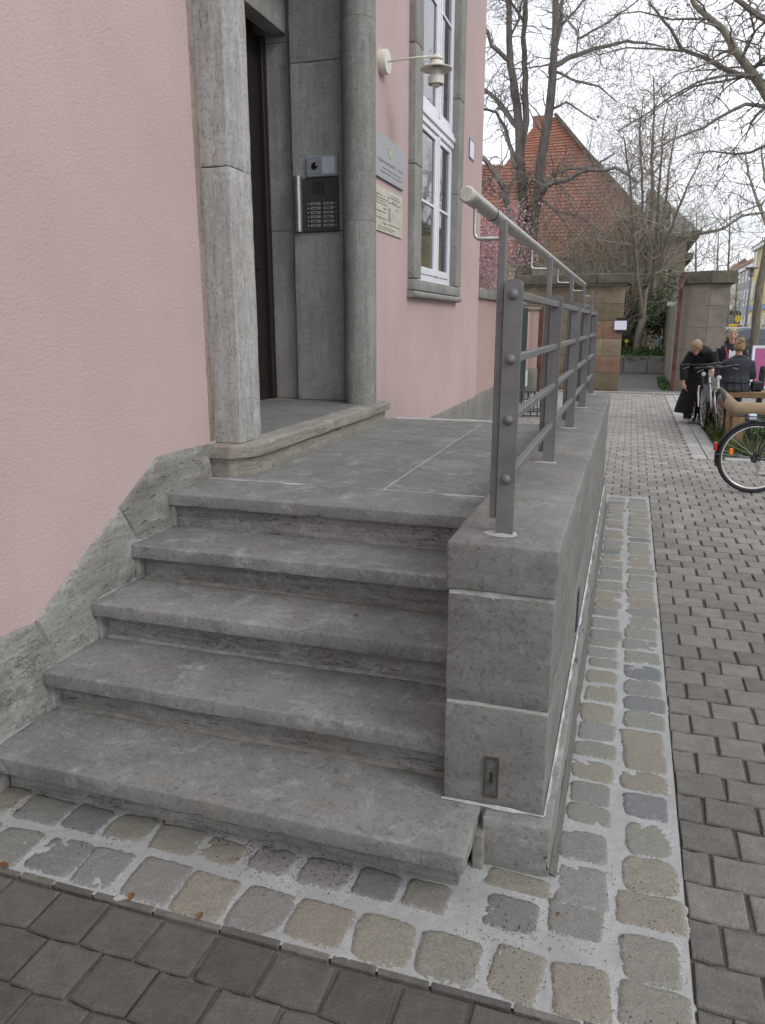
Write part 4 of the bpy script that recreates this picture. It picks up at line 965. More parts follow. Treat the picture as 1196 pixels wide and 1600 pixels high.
for pts, a, b in [
    ([(814, 235, .2), (821, 190, .4), (821, 120, .6), (818, 40, .6), (823, -50, .6)], .13, .07),
    ([(866, 80, -.2), (878, 40, 0), (882, -40, .2)], .10, .05),
    ([(806, 350), (785, 290, -.5), (765, 255, -.8), (735, 228, -1)], .14, .07),
    ([(810, 200, .2), (785, 165, .4), (757, 140, .6), (725, 120, .6)], .10, .05),
    ([(806, 262), (790, 200, .6), (775, 175, .9), (745, 165, 1)], .09, .04),
    ([(799, 98, .3), (770, 70, 0), (755, 35, -.3), (745, -20, -.3)], .09, .04),
    ([(838, 315), (855, 292, -.5), (885, 280, -.8), (925, 266, -1), (962, 262, -1.2), (995, 285, -1.3)], .12, .04),
    ([(842, 300), (862, 276, .3), (890, 263, .4), (922, 262, .6), (960, 240, .7)], .09, .03),
    ([(862, 105), (890, 90, .5), (930, 75, .9), (980, 65, 1.2), (1040, 74, 1.4)], .10, .025),
    ([(864, 110), (895, 125, -.5), (935, 135, -.8), (965, 160, -1)], .05, .02),
    ([(843, 310), (870, 330, -.5), (890, 360, -.7), (897, 400, -.8)], .06, .02),
    ([(868, 328, -.5), (910, 340, -.8), (948, 368, -1)], .04, .015),
    ([(859, 172), (885, 160, -.4), (905, 172, -.6), (932, 188, -.6)], .05, .02),
    ([(878, 40, 0), (905, 10, .4), (930, -20, .6)], .05, .02),
    ([(872, 100, .3), (900, 85, .5), (905, 45, .8), (915, 5, .9)], .04, .018),
    ([(860, 100), (835, 105, .5), (808, 108, .6), (790, 105, .6)], .035, .012),
    ([(818, 30, .5), (800, 5, .4), (785, -30, .3)], .05, .03),
    ([(797, 60, .3), (810, 30, .6), (821, -20, .9)], .05, .03),
    ([(870, 10), (905, 60, -1), (960, 30, -1.5), (1010, -10, -2)], .05, .02)]:
    o_, rs_ = limb(qc, px(pts, Y1), a*.85, b*.8, 6, .07, r1); sprout(qc, o_, [x*.7 for x in rs_], r1, 20, 1.35, 2, .03, .45, (4, 4, 3))
for o_, rs_ in S1[1:]: sprout(qc, o_, [x*.5 for x in rs_], r1, 14, 1.3, 2, .05, .42, (4, 3, 3), .3)
obj('crown', qc, TWIG1, t1)
# ivy strands and dry climbers round the trunk
q = MB(); q.attr = []
for k in range(1500):
    v = r1.uniform(270, 452); u = (815 if r1.random() < .5 else 832-(v-330)*.12)+r1.gauss(0, 8+max(0, v-380)*.12); p = at(u, v, 1, Y1+r1.uniform(-.5, .4)); tri_leaf(q, p, r1.uniform(.02, .06), r1)
obj('climbing_ivy', q, LEAF_O, t1)
# T2 paler multi-stem tree in the courtyard
r2 = random.Random(5); Y2 = 27.5
t2 = thing('courtyard_tree', 'pale brown bare tree standing in the ivy bed behind the gate opening', 'tree', at(992, 560, 1, Y2))
q = MB(); qc = MB(); main = []
for pts, a, b in [([(993, 562), (1003, 500), (1012, 430, .2), (1017, 340, .3), (1020, 250, .3), (1022, 150, .3), (1021, 120, .3)], .13, .02),
                  ([(996, 540), (1010, 490, .5), (1030, 420, .8), (1040, 330, 1), (1047, 250, 1), (1060, 190, 1)], .09, .02),
                  ([(1003, 500), (996, 430, -.5), (990, 350, -.8), (985, 280, -1), (975, 215, -1)], .08, .02),
                  ([(1008, 450), (1035, 400, -.5), (1055, 340, -.8), (1075, 290, -1), (1100, 240, -1)], .07, .015),
                  ([(985, 540, 1), (988, 470, 1), (983, 400, 1), (960, 330, 1), (945, 280, 1)], .06, .015),
                  ([(1020, 470, .5), (1026, 380, .5), (1030, 300, .5), (1036, 200, .5), (1045, 160, .5)], .08, .015),
                  ([(1012, 440, 1), (1005, 350, 1), (1003, 270, 1), (1000, 200, 1), (1006, 150, 1)], .06, .015)]:
    main.append(limb(q, px(pts, Y2), a, b, 6, .03, r2))
obj('trunk', q, BARK3, t2, smooth=True)
for o_, rs_ in main: sprout(qc, o_, rs_, r2, 34, 1.7, 2, .10, .26, (6, 4, 3), .34)
o_, rs_ = limb(qc, px([(1040, 420, .6), (1062, 385, .6), (1085, 367, .5), (1130, 357, .3), (1160, 338, .2), (1215, 328, 0)], Y2), .07, .03, 6, .04, r2); sprout(qc, o_, rs_, r2, 16, 1.2, 2, .06, .35, (4, 3, 3))
obj('crown', qc, TWIG3, t2)
# T3 plane tree whose limbs reach in from the right
r3 = random.Random(21); Y3 = 11.
t3 = thing('plane_tree', 'grey-green plane tree whose limbs with hanging seed balls reach in at upper right', 'tree', (3.7, 11.6, 0))
q = MB(); jn = at(1222, 185, 1, Y3)
m_, r_m = limb(q, [Vector((3.75, 11.6, 0)), Vector((3.6, 11.6, 1.5)), Vector((3.15, 11.4, 3)), jn], .24, .12, 10, .02, r3)
for pts, a, b in [([(1222, 185), (1175, 112), (1150, 80, .1), (1132, 48, .2), (1105, 25, .3), (1085, 8, .3), (1070, -40, .3)], .070, .028)]:
    m2 = limb(q, px(pts, Y3), a, b, 8, .015, r3)
obj('trunk', q, BARK2, t3, smooth=True)
qc = MB(); tips = []
sprout(qc, m2[0], m2[1], r3, 16, .55, 2, -.02, .30, (3, 3, 3), .1, tips)
for pts, a, b in [([(1180, 122, .0), (1140, 112, .3), (1100, 90, .4), (1065, 76, .5), (1048, 45, .5), (1015, 5, .6)], .035, .014),
                  ([(1068, 80, .5), (1030, 76, .5), (980, 74, .6), (935, 86, .7)], .016, .006),
                  ([(1215, 40, -.4), (1170, 16, -.4), (1135, -15, -.4)], .04, .025),
                  ([(1212, 168), (1165, 163, -.3), (1140, 175, -.4), (1100, 200, -.5), (1060, 215, -.6), (1020, 232, -.7)], .028, .006),
                  ([(1190, 118), (1135, 117, -.3), (1090, 127, -.4), (1050, 150, -.5), (1010, 178, -.5), (965, 205, -.5)], .02, .005),
                  ([(1180, 115), (1085, 135, .3), (1035, 165, .3), (985, 205, .2)], .016, .005),
                  ([(1210, 222, .5), (1175, 238, .5), (1150, 242, .6), (1110, 234, .6), (1080, 242, .6)], .022, .006),
                  ([(1160, 90, -.1), (1180, 50, -.3), (1170, 10, -.4)], .018, .01),
                  ([(1110, 28, .2), (1050, 30, .2), (1000, 18, .2), (950, 25, .2)], .016, .005),
                  ([(1150, 80, 0), (1120, 95, -.5), (1060, 115, -.8), (1020, 150, -.9)], .014, .004),
                  ([(1215, 100, .5), (1150, 105, .8), (1080, 112, 1)], .018, .006),
                  ([(1225, 140, -.5), (1190, 180, -.8), (1150, 230, -1), (1120, 290, -1)], .012, .004),
                  ([(1225, 270, .5), (1190, 320, .4), (1150, 335, .4), (1120, 355, .4)], .012, .004),
                  ([(1205, 30, .3), (1185, 70, .5), (1150, 60, .7), (1100, 70, .9)], .014, .005)]:
    o_, rs_ = limb(qc, px(pts, Y3), a, b, 6, .03, r3); sprout(qc, o_, rs_, r3, 12, .50, 2, -.03, .30, (3, 3, 3), .12, tips)
obj('crown', qc, TWIG2, t3)
sb = MB().sphere((0, 0, 0), .016, 8, 6); sbm = bpy.data.meshes.new('seed_ball'); sbm.from_pydata(sb.v, [], sb.f); sbm.materials.append(TWIG1)
for u, v in [(1059, 18), (1024, 57), (1103, 46), (1075, 8), (1125, 4), (1154, 335), (1132, 318), (1118, 200), (1176, 290), (1160, 208), (1106, 192), (935, 182), (887, 60), (873, 78), (879, 79)]:
    p = at(u, v, 1, Y3+r3.uniform(-.3, .3)); o = bpy.data.objects.new('seed_ball', sbm); COL.objects.link(o); o.parent = t3; o.location = p-Vector((3.7, 11.6, 0)); s_ = U(.6, 1.15); o.scale = (s_, s_, s_)
# T4 leaning street tree, far right
r4 = random.Random(31); Y4 = 30
t4 = thing('street_tree', 'leaning bare street tree behind the bicycles at the right edge', 'tree', at(1176, 565, 1, Y4))
q = MB(); o_, rs_ = limb(q, px([(1176, 566), (1180, 520), (1184, 470), (1192, 420), (1203, 360, .3), (1210, 290, .5)], Y4), .155, .10, 8, .02, r4); obj('trunk', q, BARK3, t4, smooth=True)
qc = MB()
for pts in ([(1196, 400), (1215, 340), (1240, 280)], [(1203, 360), (1185, 320, .5), (1170, 270, 1), (1165, 240, 1)], [(1208, 320), (1195, 280), (1190, 230)]):
    a_, b_ = limb(qc, px(pts, Y4), .07, .03, 5, .05, r4); sprout(qc, a_, b_, r4, 12, 1.3, 2, .05, .35)
obj('crown', qc, TWIG3, t4)
# far small bare trees between gate pillar and houses
for i, (u, hh, Y) in enumerate(((1090, 330, 48), (1122, 355, 55), (1150, 395, 62), (1064, 370, 44), (1140, 320, 50))):
    r5 = random.Random(60+i); bb = at(u, 505, 1, Y); bb.z = 0; root = thing('bare_tree', ['thin bare tree in the distance just right of the tan building', 'slim forked bare tree above the middle of the right gate pillar', 'small far bare tree in front of the red roofs', 'far bare tree partly hidden by the tan building edge', 'tall thin far tree between pillar and yellow house'][i], 'tree', bb, 'far bare trees beyond the gate pillar')
    q = MB(); tp = at(u+r5.uniform(-4, 6), hh, 1, Y); o_, rs_ = limb(q, [bb, bb.lerp(tp, .5), tp], .12, .025, 5, .04, r5); obj('trunk', q, BARK3, root)
    qc = MB(); sprout(qc, o_, rs_, r5, 26, 2.0, 2, .08, .32, (4, 3, 3), .35); obj('crown', qc, TWIG3, root)
# shrubs
def shrub(name, label, cat, c, ext, n, s, mat, seed, twigs=None, clump=24, group=None, floor=0.):
    r_ = random.Random(seed); root = thing(name, label, cat, (c[0], c[1], floor), group); q = MB(); q.attr = []; cl = []
    for k in range(clump):
        a = r_.gauss(0, .42), r_.gauss(0, .42), r_.gauss(0, .40); cl.append(Vector((c[0]+a[0]*ext[0], c[1]+a[1]*ext[1], max(floor+.1, c[2]+a[2]*ext[2]))))
    for k in range(n):
        p = r_.choice(cl); sp = .24; p = p+Vector((r_.gauss(0, sp*ext[0]*.7), r_.gauss(0, sp*ext[1]*.7), r_.gauss(0, sp*ext[2]*.7)))
        if p.z > floor+.02: tri_leaf(q, p, s*r_.uniform(.6, 1.3), r_)
    obj('foliage', q, mat, root)
    q = MB(); b = Vector((c[0], c[1], floor))
    for k in range(twigs or 8):
        t_ = r_.choice(cl); d_ = (t_-b); twig(q, b+Vector((r_.uniform(-.3, .3)*ext[0], 0, 0)), d_, d_.length*r_.uniform(.8, 1.25), .02, 2, r_, .15, .2, (4, 3, 3))
    obj('stem', q, TWIG3, root); return root
def C3(u, v, y): return at(u, v, 1, y)
shrub('olive_shrub', 'olive brown leafless thicket above the left part of the gate wall', 'shrub', C3(905, 390, 27), (2.0, 1.0, 1.5), 2600, .035, LEAF_O, 1, 60)
shrub('olive_shrub', 'olive brown thicket in front of the red tiled house, left of the bare courtyard tree', 'shrub', C3(955, 380, 28.5), (1.8, 1.0, 1.9), 2600, .035, LEAF_O, 2, 60)
shrub('bare_thicket', 'tall tangle of thin brown branches in front of the red tiled house', 'shrub', C3(940, 385, 30), (2.6, 1.2, 2.6), 500, .03, LEAF_O, 21, 80, clump=60)
shrub('bare_thicket', 'thin brown branch tangle above the gate opening beside the courtyard tree', 'shrub', C3(1005, 400, 31), (1.6, 1.0, 2.4), 500, .03, LEAF_O, 22, 50, clump=50)
shrub('evergreen_shrub', 'dark evergreen bush low behind the gate opening on the left', 'shrub', C3(985, 500, 28.6), (1.0, .7, 1.0), 4200, .06, LEAF_D, 3, floor=.5)
shrub('evergreen_shrub', 'dark evergreen bush behind the pale trunk in the gate opening', 'shrub', C3(1023, 485, 29.2), (.9, .7, 1.4), 4600, .06, LEAF_D, 4, floor=.5)
shrub('evergreen_shrub', 'tall dim shrub filling the back of the courtyard', 'shrub', C3(1000, 455, 31), (1.7, .7, 1.7), 3600, .05, LEAF_O, 14, 30)
shrub('blossom_tree', 'small tree in pink blossom behind the garden wall', 'tree', C3(768, 410, 20), (1.25, .9, 1.1), 6500, .032, BLOOM, 6, 30)
# ivy bed in the gate
bedy = 26.6
pb = thing('raised_bed', 'low stone planting bed behind the gate opening overgrown with ivy', 'planter', (.4, bedy, 0))
blk = [(-1.6, -.2), (-.194, .55), (.556, 1.12)]
for a, b in blk: obj('wall_stone', MB().rough(a, b, bedy, bedy+.25, 0, .56, .015, .15, .01, 3, a), GREYREN, pb, smooth=60)
obj('soil', MB().box(-1.6, 1.12, bedy+.25, bedy+3, 0, .52), JOINT, pb)
q = MB(); q.attr = []; r6 = random.Random(8)
for k in range(3600):
    x = r6.uniform(-1.6, 1.15); y = bedy+r6.uniform(-.08, 2.5)**1; z = .56+.16*noise.noise(Vector((x*2.5, y*2, 0)))+r6.uniform(-.05, .22)*(1 if r6.random() < .6 else .4)
    if y < bedy+.05: z = r6.uniform(.40, .62)
    tri_leaf(q, Vector((x, y, z)), r6.uniform(.03, .06), r6)
iv = tag(obj('ivy', q, LEAF_G, base=(.4, bedy, .5)), 'bright green ivy spilling over the raised bed', 'ivy', kind='stuff')
for (u, v, c, lab) in ((979, 533, (.65, .45, .05), 'small yellow flower in the ivy bed'), (1030, 531, (.12, .3, .5), 'small blue flower pot top in the ivy bed')):
    p = C3(u, v, bedy+.3); q = MB()
    for k in range(5): q.sphere((p.x+.03*math.cos(k*1.26), p.y, p.z+.03*math.sin(k*1.26)), (.03, .015, .03), 6, 5)
    q.tube([p, p-Vector((0, 0, .2))], .006, 4); tag(obj('flower', q, m_plain('petal_%d' % u, c, .6), base=p), lab, 'flower')
# galvanised rack in the gate
def bike_rack(name, label, c, wdt, n, h, mat, rz=0, dpt=.5):
    root = bpy.data.objects.new(name, None); COL.objects.link(root); root.location = c; root.rotation_euler.z = rz; OFF[root.name] = Vector((0, 0, 0)); tag(root, label, 'bicycle rack')
    for k in range(n):
        x = -wdt/2+wdt*k/(n-1); q = MB()
        q.tube([(x, -dpt/2, .03), (x, -dpt/2, h*.45), (x, -dpt*.3, h*.62), (x, dpt*.35, h), (x, dpt/2, h*.92), (x, dpt/2, .03)], .011, 6); obj('hoop', q, mat, root, smooth=True)
    for y, z in ((-dpt/2, .03), (dpt/2, .03), (dpt/2, h*.6), (-dpt/2, h*.35)):
        obj('cross_rail', MB().tube([(-wdt/2-.05, y, z), (wdt/2+.05, y, z)], .013, 6), mat, root)
    return root
bike_rack('bicycle_rack', 'galvanised bicycle rack by the courtyard wall in the gateway', at(1027, 582, 2, 0), .55, 6, .5, GALV, -.35, .9)
bike_rack('bicycle_rack', 'dark wire bicycle rack on the paving seen through the railing', (-1.72, 13.7, 0), .8, 8, .42, m_plain('dark_rack', (.08, .09, .12), .5, .5), .2, .7)
# weeds at the gate post
q = MB(); q.attr = []
for k in range(500):
    p = at(r6.uniform(1022, 1046), 0, 1, 20) ; tri_leaf(q, Vector((r6.uniform(.75, .98), r6.uniform(19.9, 23.5), r6.uniform(.01, .12)**1)), r6.uniform(.03, .06), r6)
tag(obj('weeds', q, LEAF_G, base=(.9, 21, 0)), 'green weeds at the foot of the rusty gate post', 'weeds', kind='stuff')

# ================================================================== FAR BUILDINGS
rh = thing('red_roof_house', 'big old house with steep red tiled gable roof behind the trees', 'building', (-3.5, 45, 0))
YH = 40
apL, apR = at(838, 192, 1, YH+1.5), at(868, 182, 1, YH+1.5); lB, rB = at(682, 402, 1, YH), at(1068, 402, 1, YH); kR = at(912, 240, 1, YH+.8)
zb = min(lB.z, rB.z)
# tile courses on the sloping front: rows of individual courses joined
def roofface(A, B, Cc, D, rows, th, q, seed):
    # A,B bottom left/right ; D,Cc top left/right
    r_ = random.Random(seed)
    for k in range(rows):
        t0 = k/rows; t1 = (k+1)/rows; a = A.lerp(D, t0); b = B.lerp(Cc, t0); c = B.lerp(Cc, t1); d = A.lerp(D, t1); nrm = (B-A).cross(D-A).normalized(); n = max(2, int((b-a).length/.25))
        for i in range(n):
            s0, s1 = i/n, (i+1)/n; o_ = nrm*(th+r_.uniform(0, .012)); base = len(q.v)
            p = [a.lerp(b, s0)+o_, a.lerp(b, s1-.004)+o_, d.lerp(c, s1-.004), d.lerp(c, s0), a.lerp(b, s0), a.lerp(b, s1-.004)]
            q.v += [tuple(x) for x in p]; q.f += [(base, base+1, base+2, base+3), (base+4, base+5, base+1, base)]; q.mi += [0, 0]; q.attr += [r_.random()]*6
q = MB(); q.attr = []
midL = lB.lerp(apL, .62); 
roofface(lB, rB, lB.lerp(apL, .77)+Vector((kR.x-lB.lerp(apL, .77).x, 0, 0)), lB.lerp(apL, .77), 30, .04, q, 1)
t66 = lB.lerp(apL, .77); roofface(t66, Vector((kR.x, t66.y, t66.z)), apR, apL, 12, .04, q, 2)
o = obj('roof_tiles', q, TILE, rh); o['kind'] = 'stuff'
obj('gable_body', MB().add([lB+Vector((0, .2, 0)), rB+Vector((0, .2, 0)), Vector((kR.x, t66.y+.2, t66.z)), apR+Vector((0, .2, 0)), apL+Vector((0, .2, 0)), lB+Vector((0, 12, 0)), rB+Vector((0, 12, 0)), Vector((kR.x, t66.y+12, t66.z)), apR+Vector((0, 12, 0)), apL+Vector((0, 12, 0))],
    [(0, 1, 2, 3, 4), (1, 6, 7, 2), (2, 7, 8, 3), (3, 8, 9, 4), (0, 4, 9, 5)]), TILE, rh)
obj('chimney', MB().box(apL.x-.15, apL.x+.5, YH+1.4, YH+2.1, apL.z-.6, apL.z+.3), TILE, rh)
q = MB(); q.beam(rB+Vector((0, -.1, 0)), Vector((kR.x, t66.y-.1, t66.z+.05)), .3, .14); q.beam(Vector((kR.x, t66.y-.1, t66.z+.05)), apR+Vector((0, 0, .1)), .3, .14); obj('verge', q, CAPSTONE, rh)
obj('wall', MB().box(lB.x+.3, rB.x-.3, YH+.4, YH+11, 0, lB.z+.05), m_plain('ochre_wall', (.3, .25, .18), .9, nz=.15, scale=2), rh)
r2h = thing('low_red_roof_house', 'lower brown-red tiled roof left of the big gable, behind the tree', 'building', (-12, 50, 0))
a, b, c, d = at(640, 330, 1, 50), at(800, 330, 1, 50), at(800, 258, 1, 53), at(640, 250, 1, 53); q = MB(); q.attr = []; roofface(a, b, c, d, 16, .04, q, 4); o = obj('roof_tiles', q, m_leaf('brown_roof_tiles', (.14, .06, .045), (.22, .09, .065)), r2h); o['kind'] = 'stuff'
obj('roof_deck', MB().add([a+Vector((0, .1, -.05)), b+Vector((0, .1, -.05)), c+Vector((0, .1, -.05)), d+Vector((0, .1, -.05)), a+Vector((0, 9, 0)), b+Vector((0, 9, 0))], [(0, 1, 2, 3), (3, 2, 5, 4), (1, 5, 2), (0, 3, 4)]), TILE, r2h)
obj('wall', MB().box(a.x, b.x, 50.2, 56, 0, a.z), m_plain('buff_wall', (.32, .27, .2), .9), r2h)
# tan house with stepped eaves
th_ = thing('tan_house', 'tan rendered house wing with grey slate roof and dark eaves behind the courtyard', 'building', (.7, 36, 0))
YT = 35; a = at(1003, 500, 1, YT); b = at(1063, 500, 1, YT); ztop = at(1063, 372, 1, YT).z
TANW = m_plain('tan_wall', (.235, .205, .15), .9, nz=.12, scale=1.5, bump=.2)
obj('wall', MB().box(a.x, b.x, YT, YT+9, 0, ztop), TANW, th_)
obj('eaves', MB().box(a.x-.2, b.x+.42, YT-.4, YT+9.3, ztop, ztop+.22), CAPSTONE, th_)
q = MB(); e1 = at(1072, 405, 1, YT).z; q.box(b.x, b.x+.28, YT-.2, YT+9.1, e1, e1+.25); obj('string_course', q, CAPSTONE, th_)
rt_ = at(1000, 288, 1, YT+3).z
obj('roof', MB().add([(a.x-.2, YT-.4, ztop+.22), (b.x+.42, YT-.4, ztop+.22), (b.x+.42, YT+9.3, ztop+.22), (a.x-.2, YT+9.3, ztop+.22), (a.x-.2, YT+4.5, rt_), (b.x-1.4, YT+4.5, rt_)], [(0, 1, 5, 4), (1, 2, 5), (2, 3, 4, 5), (3, 0, 4)]), SLATE, th_)
for k in range(1):
    xw_ = b.x-.7
    for zz in (2.6, 5.1):
        f_ = obj('window', MB().box(xw_-.45, xw_+.02, YT-.03, YT-.002, zz, zz+1.2), WHITEP, th_); obj('pane', MB().box(xw_-.40, xw_-.03, YT-.045, YT-.031, zz+.06, zz+1.14), WGLASS, f_)
# houses along the street: facades face the road (-X)
def house(label, x0, x1, y0, y1, ze, zr, wall, roofm, floors, ncol, ground=None, gable=False, wcol=WHITEP):
    root = thing('street_house', label, 'building', ((x0+x1)/2, y0, 0))
    obj('wall', MB().box(x0, x1, y0, y1, 0, ze), wall, root)
    xm = (x0+x1)/2
    obj('roof', MB().add([(x0-.4, y0-.2, ze), (x1+.4, y0-.2, ze), (x1+.4, y1+.2, ze), (x0-.4, y1+.2, ze), (xm, y0-.2 if gable else y0+3, zr), (xm, y1+.2 if gable else y1-3, zr)], [(0, 4, 5, 3), (1, 2, 5, 4), (0, 1, 4), (2, 3, 5), (3, 2, 1, 0)]), roofm, root)
    obj('cornice', MB().box(x0-.3, x0, y0-.02, y1+.02, ze-.35, ze-.02), wcol, root)
    fh = ze/floors
    for fl_ in range(floors):
        z = fl_*fh+.9 if fl_ else .8
        for c in range(ncol):
            yy = y0+(y1-y0)*(c+.5)/ncol
            f_ = obj('window', MB().box(x0-.06, x0-.002, yy-.6, yy+.6, z, z+1.6), wcol, root); obj('pane', MB().box(x0-.085, x0-.061, yy-.5, yy-.04, z+.08, z+1.52).box(x0-.085, x0-.061, yy+.04, yy+.5, z+.08, z+1.52), WGLASS, f_)
        for c in range(2):
            xx_ = x0+(x1-x0)*(c+.5)/2
            if xx_ < x0+4: 
                f_ = obj('window', MB().box(xx_-.5, xx_+.5, y0-.06, y0-.002, z, z+1.6), wcol, root); obj('pane', MB().box(xx_-.42, xx_+.42, y0-.085, y0-.061, z+.08, z+1.52), WGLASS, f_)
    if ground is not None:
        obj('shop_band', MB().box(x0-.12, x0-.09, y0+.1, y1-.1, 2.75, 3.2), ground, root)
    return root
YEL = m_plain('yellow_wall', (.58, .48, .22), .9, nz=.08, scale=1); YEL2 = m_plain('pale_yellow_wall', (.55, .52, .40), .9, nz=.08, scale=1)
WHT = m_plain('offwhite_wall', (.60, .60, .56), .9, nz=.08, scale=1); GRYW = m_plain('grey_wall', (.33, .34, .32), .9, nz=.08, scale=1)
RR = m_plain('red_roof', (.27, .13, .09), .9, nz=.2, scale=2); BR = m_plain('brown_roof', (.17, .14, .11), .9, nz=.2, scale=2)
house('yellow three-storey house at the right edge of the street', 10.6, 20, 62, 84, 8.6, 10.6, YEL, BR, 3, 5, m_plain('shop_blue', (.1, .2, .4), .5))
house('grey house with brown roof right behind the yellow one', 11.0, 20, 84.3, 97, 7.4, 9.3, GRYW, BR, 3, 5)
house('pale cream house with red roof far down the street', 11.6, 21, 97.5, 116, 7.0, 11.4, YEL2, RR, 3, 5)
house('white house with red roof at the far end of the street', 11.5, 22, 120, 140, 7.6, 11.3, WHT, RR, 3, 5, gable=True)
house('small white far house with red gable closing the street', 13, 22, 150, 165, 8, 12.5, WHT, RR, 3, 4, gable=True)
house('cream house across the road, beyond the right edge of view', 17.0, 27, 36, 60, 9.5, 13, m_plain('cream_wall', (.58, .53, .42), .9), RR, 3, 8)
house('buff house across the road near the stairs', 17.0, 27, 8, 30, 9.5, 13, m_plain('buff_wall2', (.50, .45, .36), .9), RR, 3, 7)
# street lamp
q = MB(); Yl = 45; pb_ = at(1166, 505, 1, Yl); pb_.z = 0; sl_ = thing('street_lamp', 'grey street lamp post in front of the yellow house', 'street lamp', pb_); zt = at(1166, 432, 1, Yl).z
obj('pole', MB().tube([pb_, (pb_.x, Yl, zt)], [.09, .05], 8), GALV, sl_); obj('lamp_head', MB().lathe([(0, .05), (.35, 0), (.36, -.05), (.1, -.08), (.12, -.45), (.0, -.5)], 12, (pb_.x, Yl, zt+.45)), m_plain('lamp_grey', (.2, .2, .2), .5), sl_)
# traffic signs
sg = thing('traffic_sign', 'yellow direction sign with blue round sign below on a post', 'traffic sign', at(1153, 530, 1, 50)); pbs = at(1153, 505, 1, 50)
obj('pole', MB().tube([(pbs.x, 50, 0), (pbs.x, 50, 2.9)], .03, 6), GALV, sg)
zz = at(1153, 498, 1, 50).z; obj('sign_panel', MB().lathe([(0, -.02), (.20, -.02), (.20, 0), (0, 0)], 8, (pbs.x, 49.95, zz), 'y'), m_plain('sign_yellow', (.75, .52, .05), .5), sg)
obj('sign_panel', MB().lathe([(0, -.02), (.15, -.02), (.15, 0), (0, 0)], 14, (pbs.x+.15, 49.95, zz-.5), 'y'), m_plain('sign_blue', (.15, .1, .4), .5), sg)
kb = thing('yellow_kiosk', 'small yellow and white post box far down the pavement', 'box', (pbs.x, 52, 0)); obj('cabinet', MB().bbox(pbs.x-.55, pbs.x+.55, 52, 52.5, .1, 1.55, .03), bpy.data.materials['sign_yellow'], kb); obj('base', MB().box(pbs.x-.4, pbs.x+.4, 52.1, 52.4, 0, .1), BLACK, kb)

# ------------------------------------------------------------------ cars
def car(label, c, rz, col, group='cars parked along the street'):
    root = bpy.data.objects.new('parked_car', None); COL.objects.link(root); root.location = c; root.rotation_euler.z = rz; OFF[root.name] = Vector((0, 0, 0)); tag(root, label, 'car', group)
    paint = m_plain('car_paint', col, .25, .1, nz=.02, spec=.6)
    prof = [(-2.1, .35), (-2.12, .65), (-2.0, .88), (-1.2, .96), (-.55, 1.40), (.75, 1.44), (1.55, 1.05), (2.05, .95), (2.12, .6), (2.1, .35)]
    q = MB(); ws = [.78, .85, .84, .82, .66, .66, .80, .82, .84, .80]; n = len(prof)
    q.add([(-w_, y, z) for (y, z), w_ in zip(prof, ws)]+[(w_, y, z) for (y, z), w_ in zip(prof, ws)], [tuple(range(n)), tuple(range(2*n-1, n-1, -1))]+[(i, n+i, n+(i+1) % n, (i+1) % n) for i in range(n)])
    obj('body', q, paint, root)
    obj('windscreen', MB().add([(-.70, -1.16, 1.0), (.70, -1.16, 1.0), (.58, -.60, 1.385), (-.58, -.60, 1.385)], [(0, 1, 2, 3)]).add([(-.70, 1.52, 1.085), (.70, 1.52, 1.085), (.58, .82, 1.43), (-.58, .82, 1.43)], [(3, 2, 1, 0)]), CGLASS, root)
    for s_ in (-1, 1): obj('side_window', MB().add([(s_*.835, -1.0, .99), (s_*.815, 1.3, 1.08), (s_*.68, .7, 1.39), (s_*.68, -.5, 1.36)], [(0, 1, 2, 3)]), CGLASS, root)
    for s_ in (-1, 1):
        for y in (-1.3, 1.3):
            w_ = obj('wheel', MB().lathe([(.0, -.1), (.2, -.1), (.32, -.09), (.33, 0), (.32, .09), (.2, .1), (0, .1)], 16, (s_*.78, y, .33), 'x'), RUBBER, root); obj('rim', MB().lathe([(0, -.108), (.19, -.108), (.19, .108), (0, .108)], 10, (s_*.78, y, .33), 'x'), GALV, w_)
        obj('headlight', MB().box(s_*.5, s_*.78, -2.13, -2.08, .62, .76), FROST, root); obj('tail_light', MB().box(s_*.55, s_*.8, 2.07, 2.14, .66, .85), m_plain('tail_red', (.4, .02, .02), .3), root)
    return root
for i, (u, Y, col, lab) in enumerate(((1130, 44, (.03, .03, .04), 'black parked car beside the gate pillar in the distance'), (1150, 38, (.55, .56, .57), 'silver parked car behind the standing woman'), (1172, 34, (.5, .52, .52), 'light grey parked car behind the leaning street tree'), (1200, 31, (.22, .25, .28), 'dark grey parked car at the right edge of the street'), (1160, 56, (.6, .6, .6), 'white far parked car under the street lamp'), (1187, 40, (.35, .37, .38), 'mid grey parked car right of the leaning tree trunk'))):
    p = at(u, 505, 1, Y); p.z = 0; car(lab, p, rad(80), col)
vn = at(1135, 505, 1, 62); vn.z = 0
vr = thing('delivery_van', 'dark van far down the street beside the gate pillar', 'van', vn)
obj('body', MB().bbox(vn.x-.95, vn.x+.95, 62, 67, .35, 2.5, .15), m_plain('van_dark', (.03, .035, .045), .4), vr); obj('windscreen', MB().box(vn.x-.8, vn.x+.8, 61.96, 62.0, 1.4, 2.2), CGLASS, vr)
for s_ in (-1, 1):
    for y in (62.9, 66): obj('wheel', MB().lathe([(0, -.1), (.33, -.1), (.33, .1), (0, .1)], 14, (vn.x+s_*.85, y, .33), 'x'), RUBBER, vr)

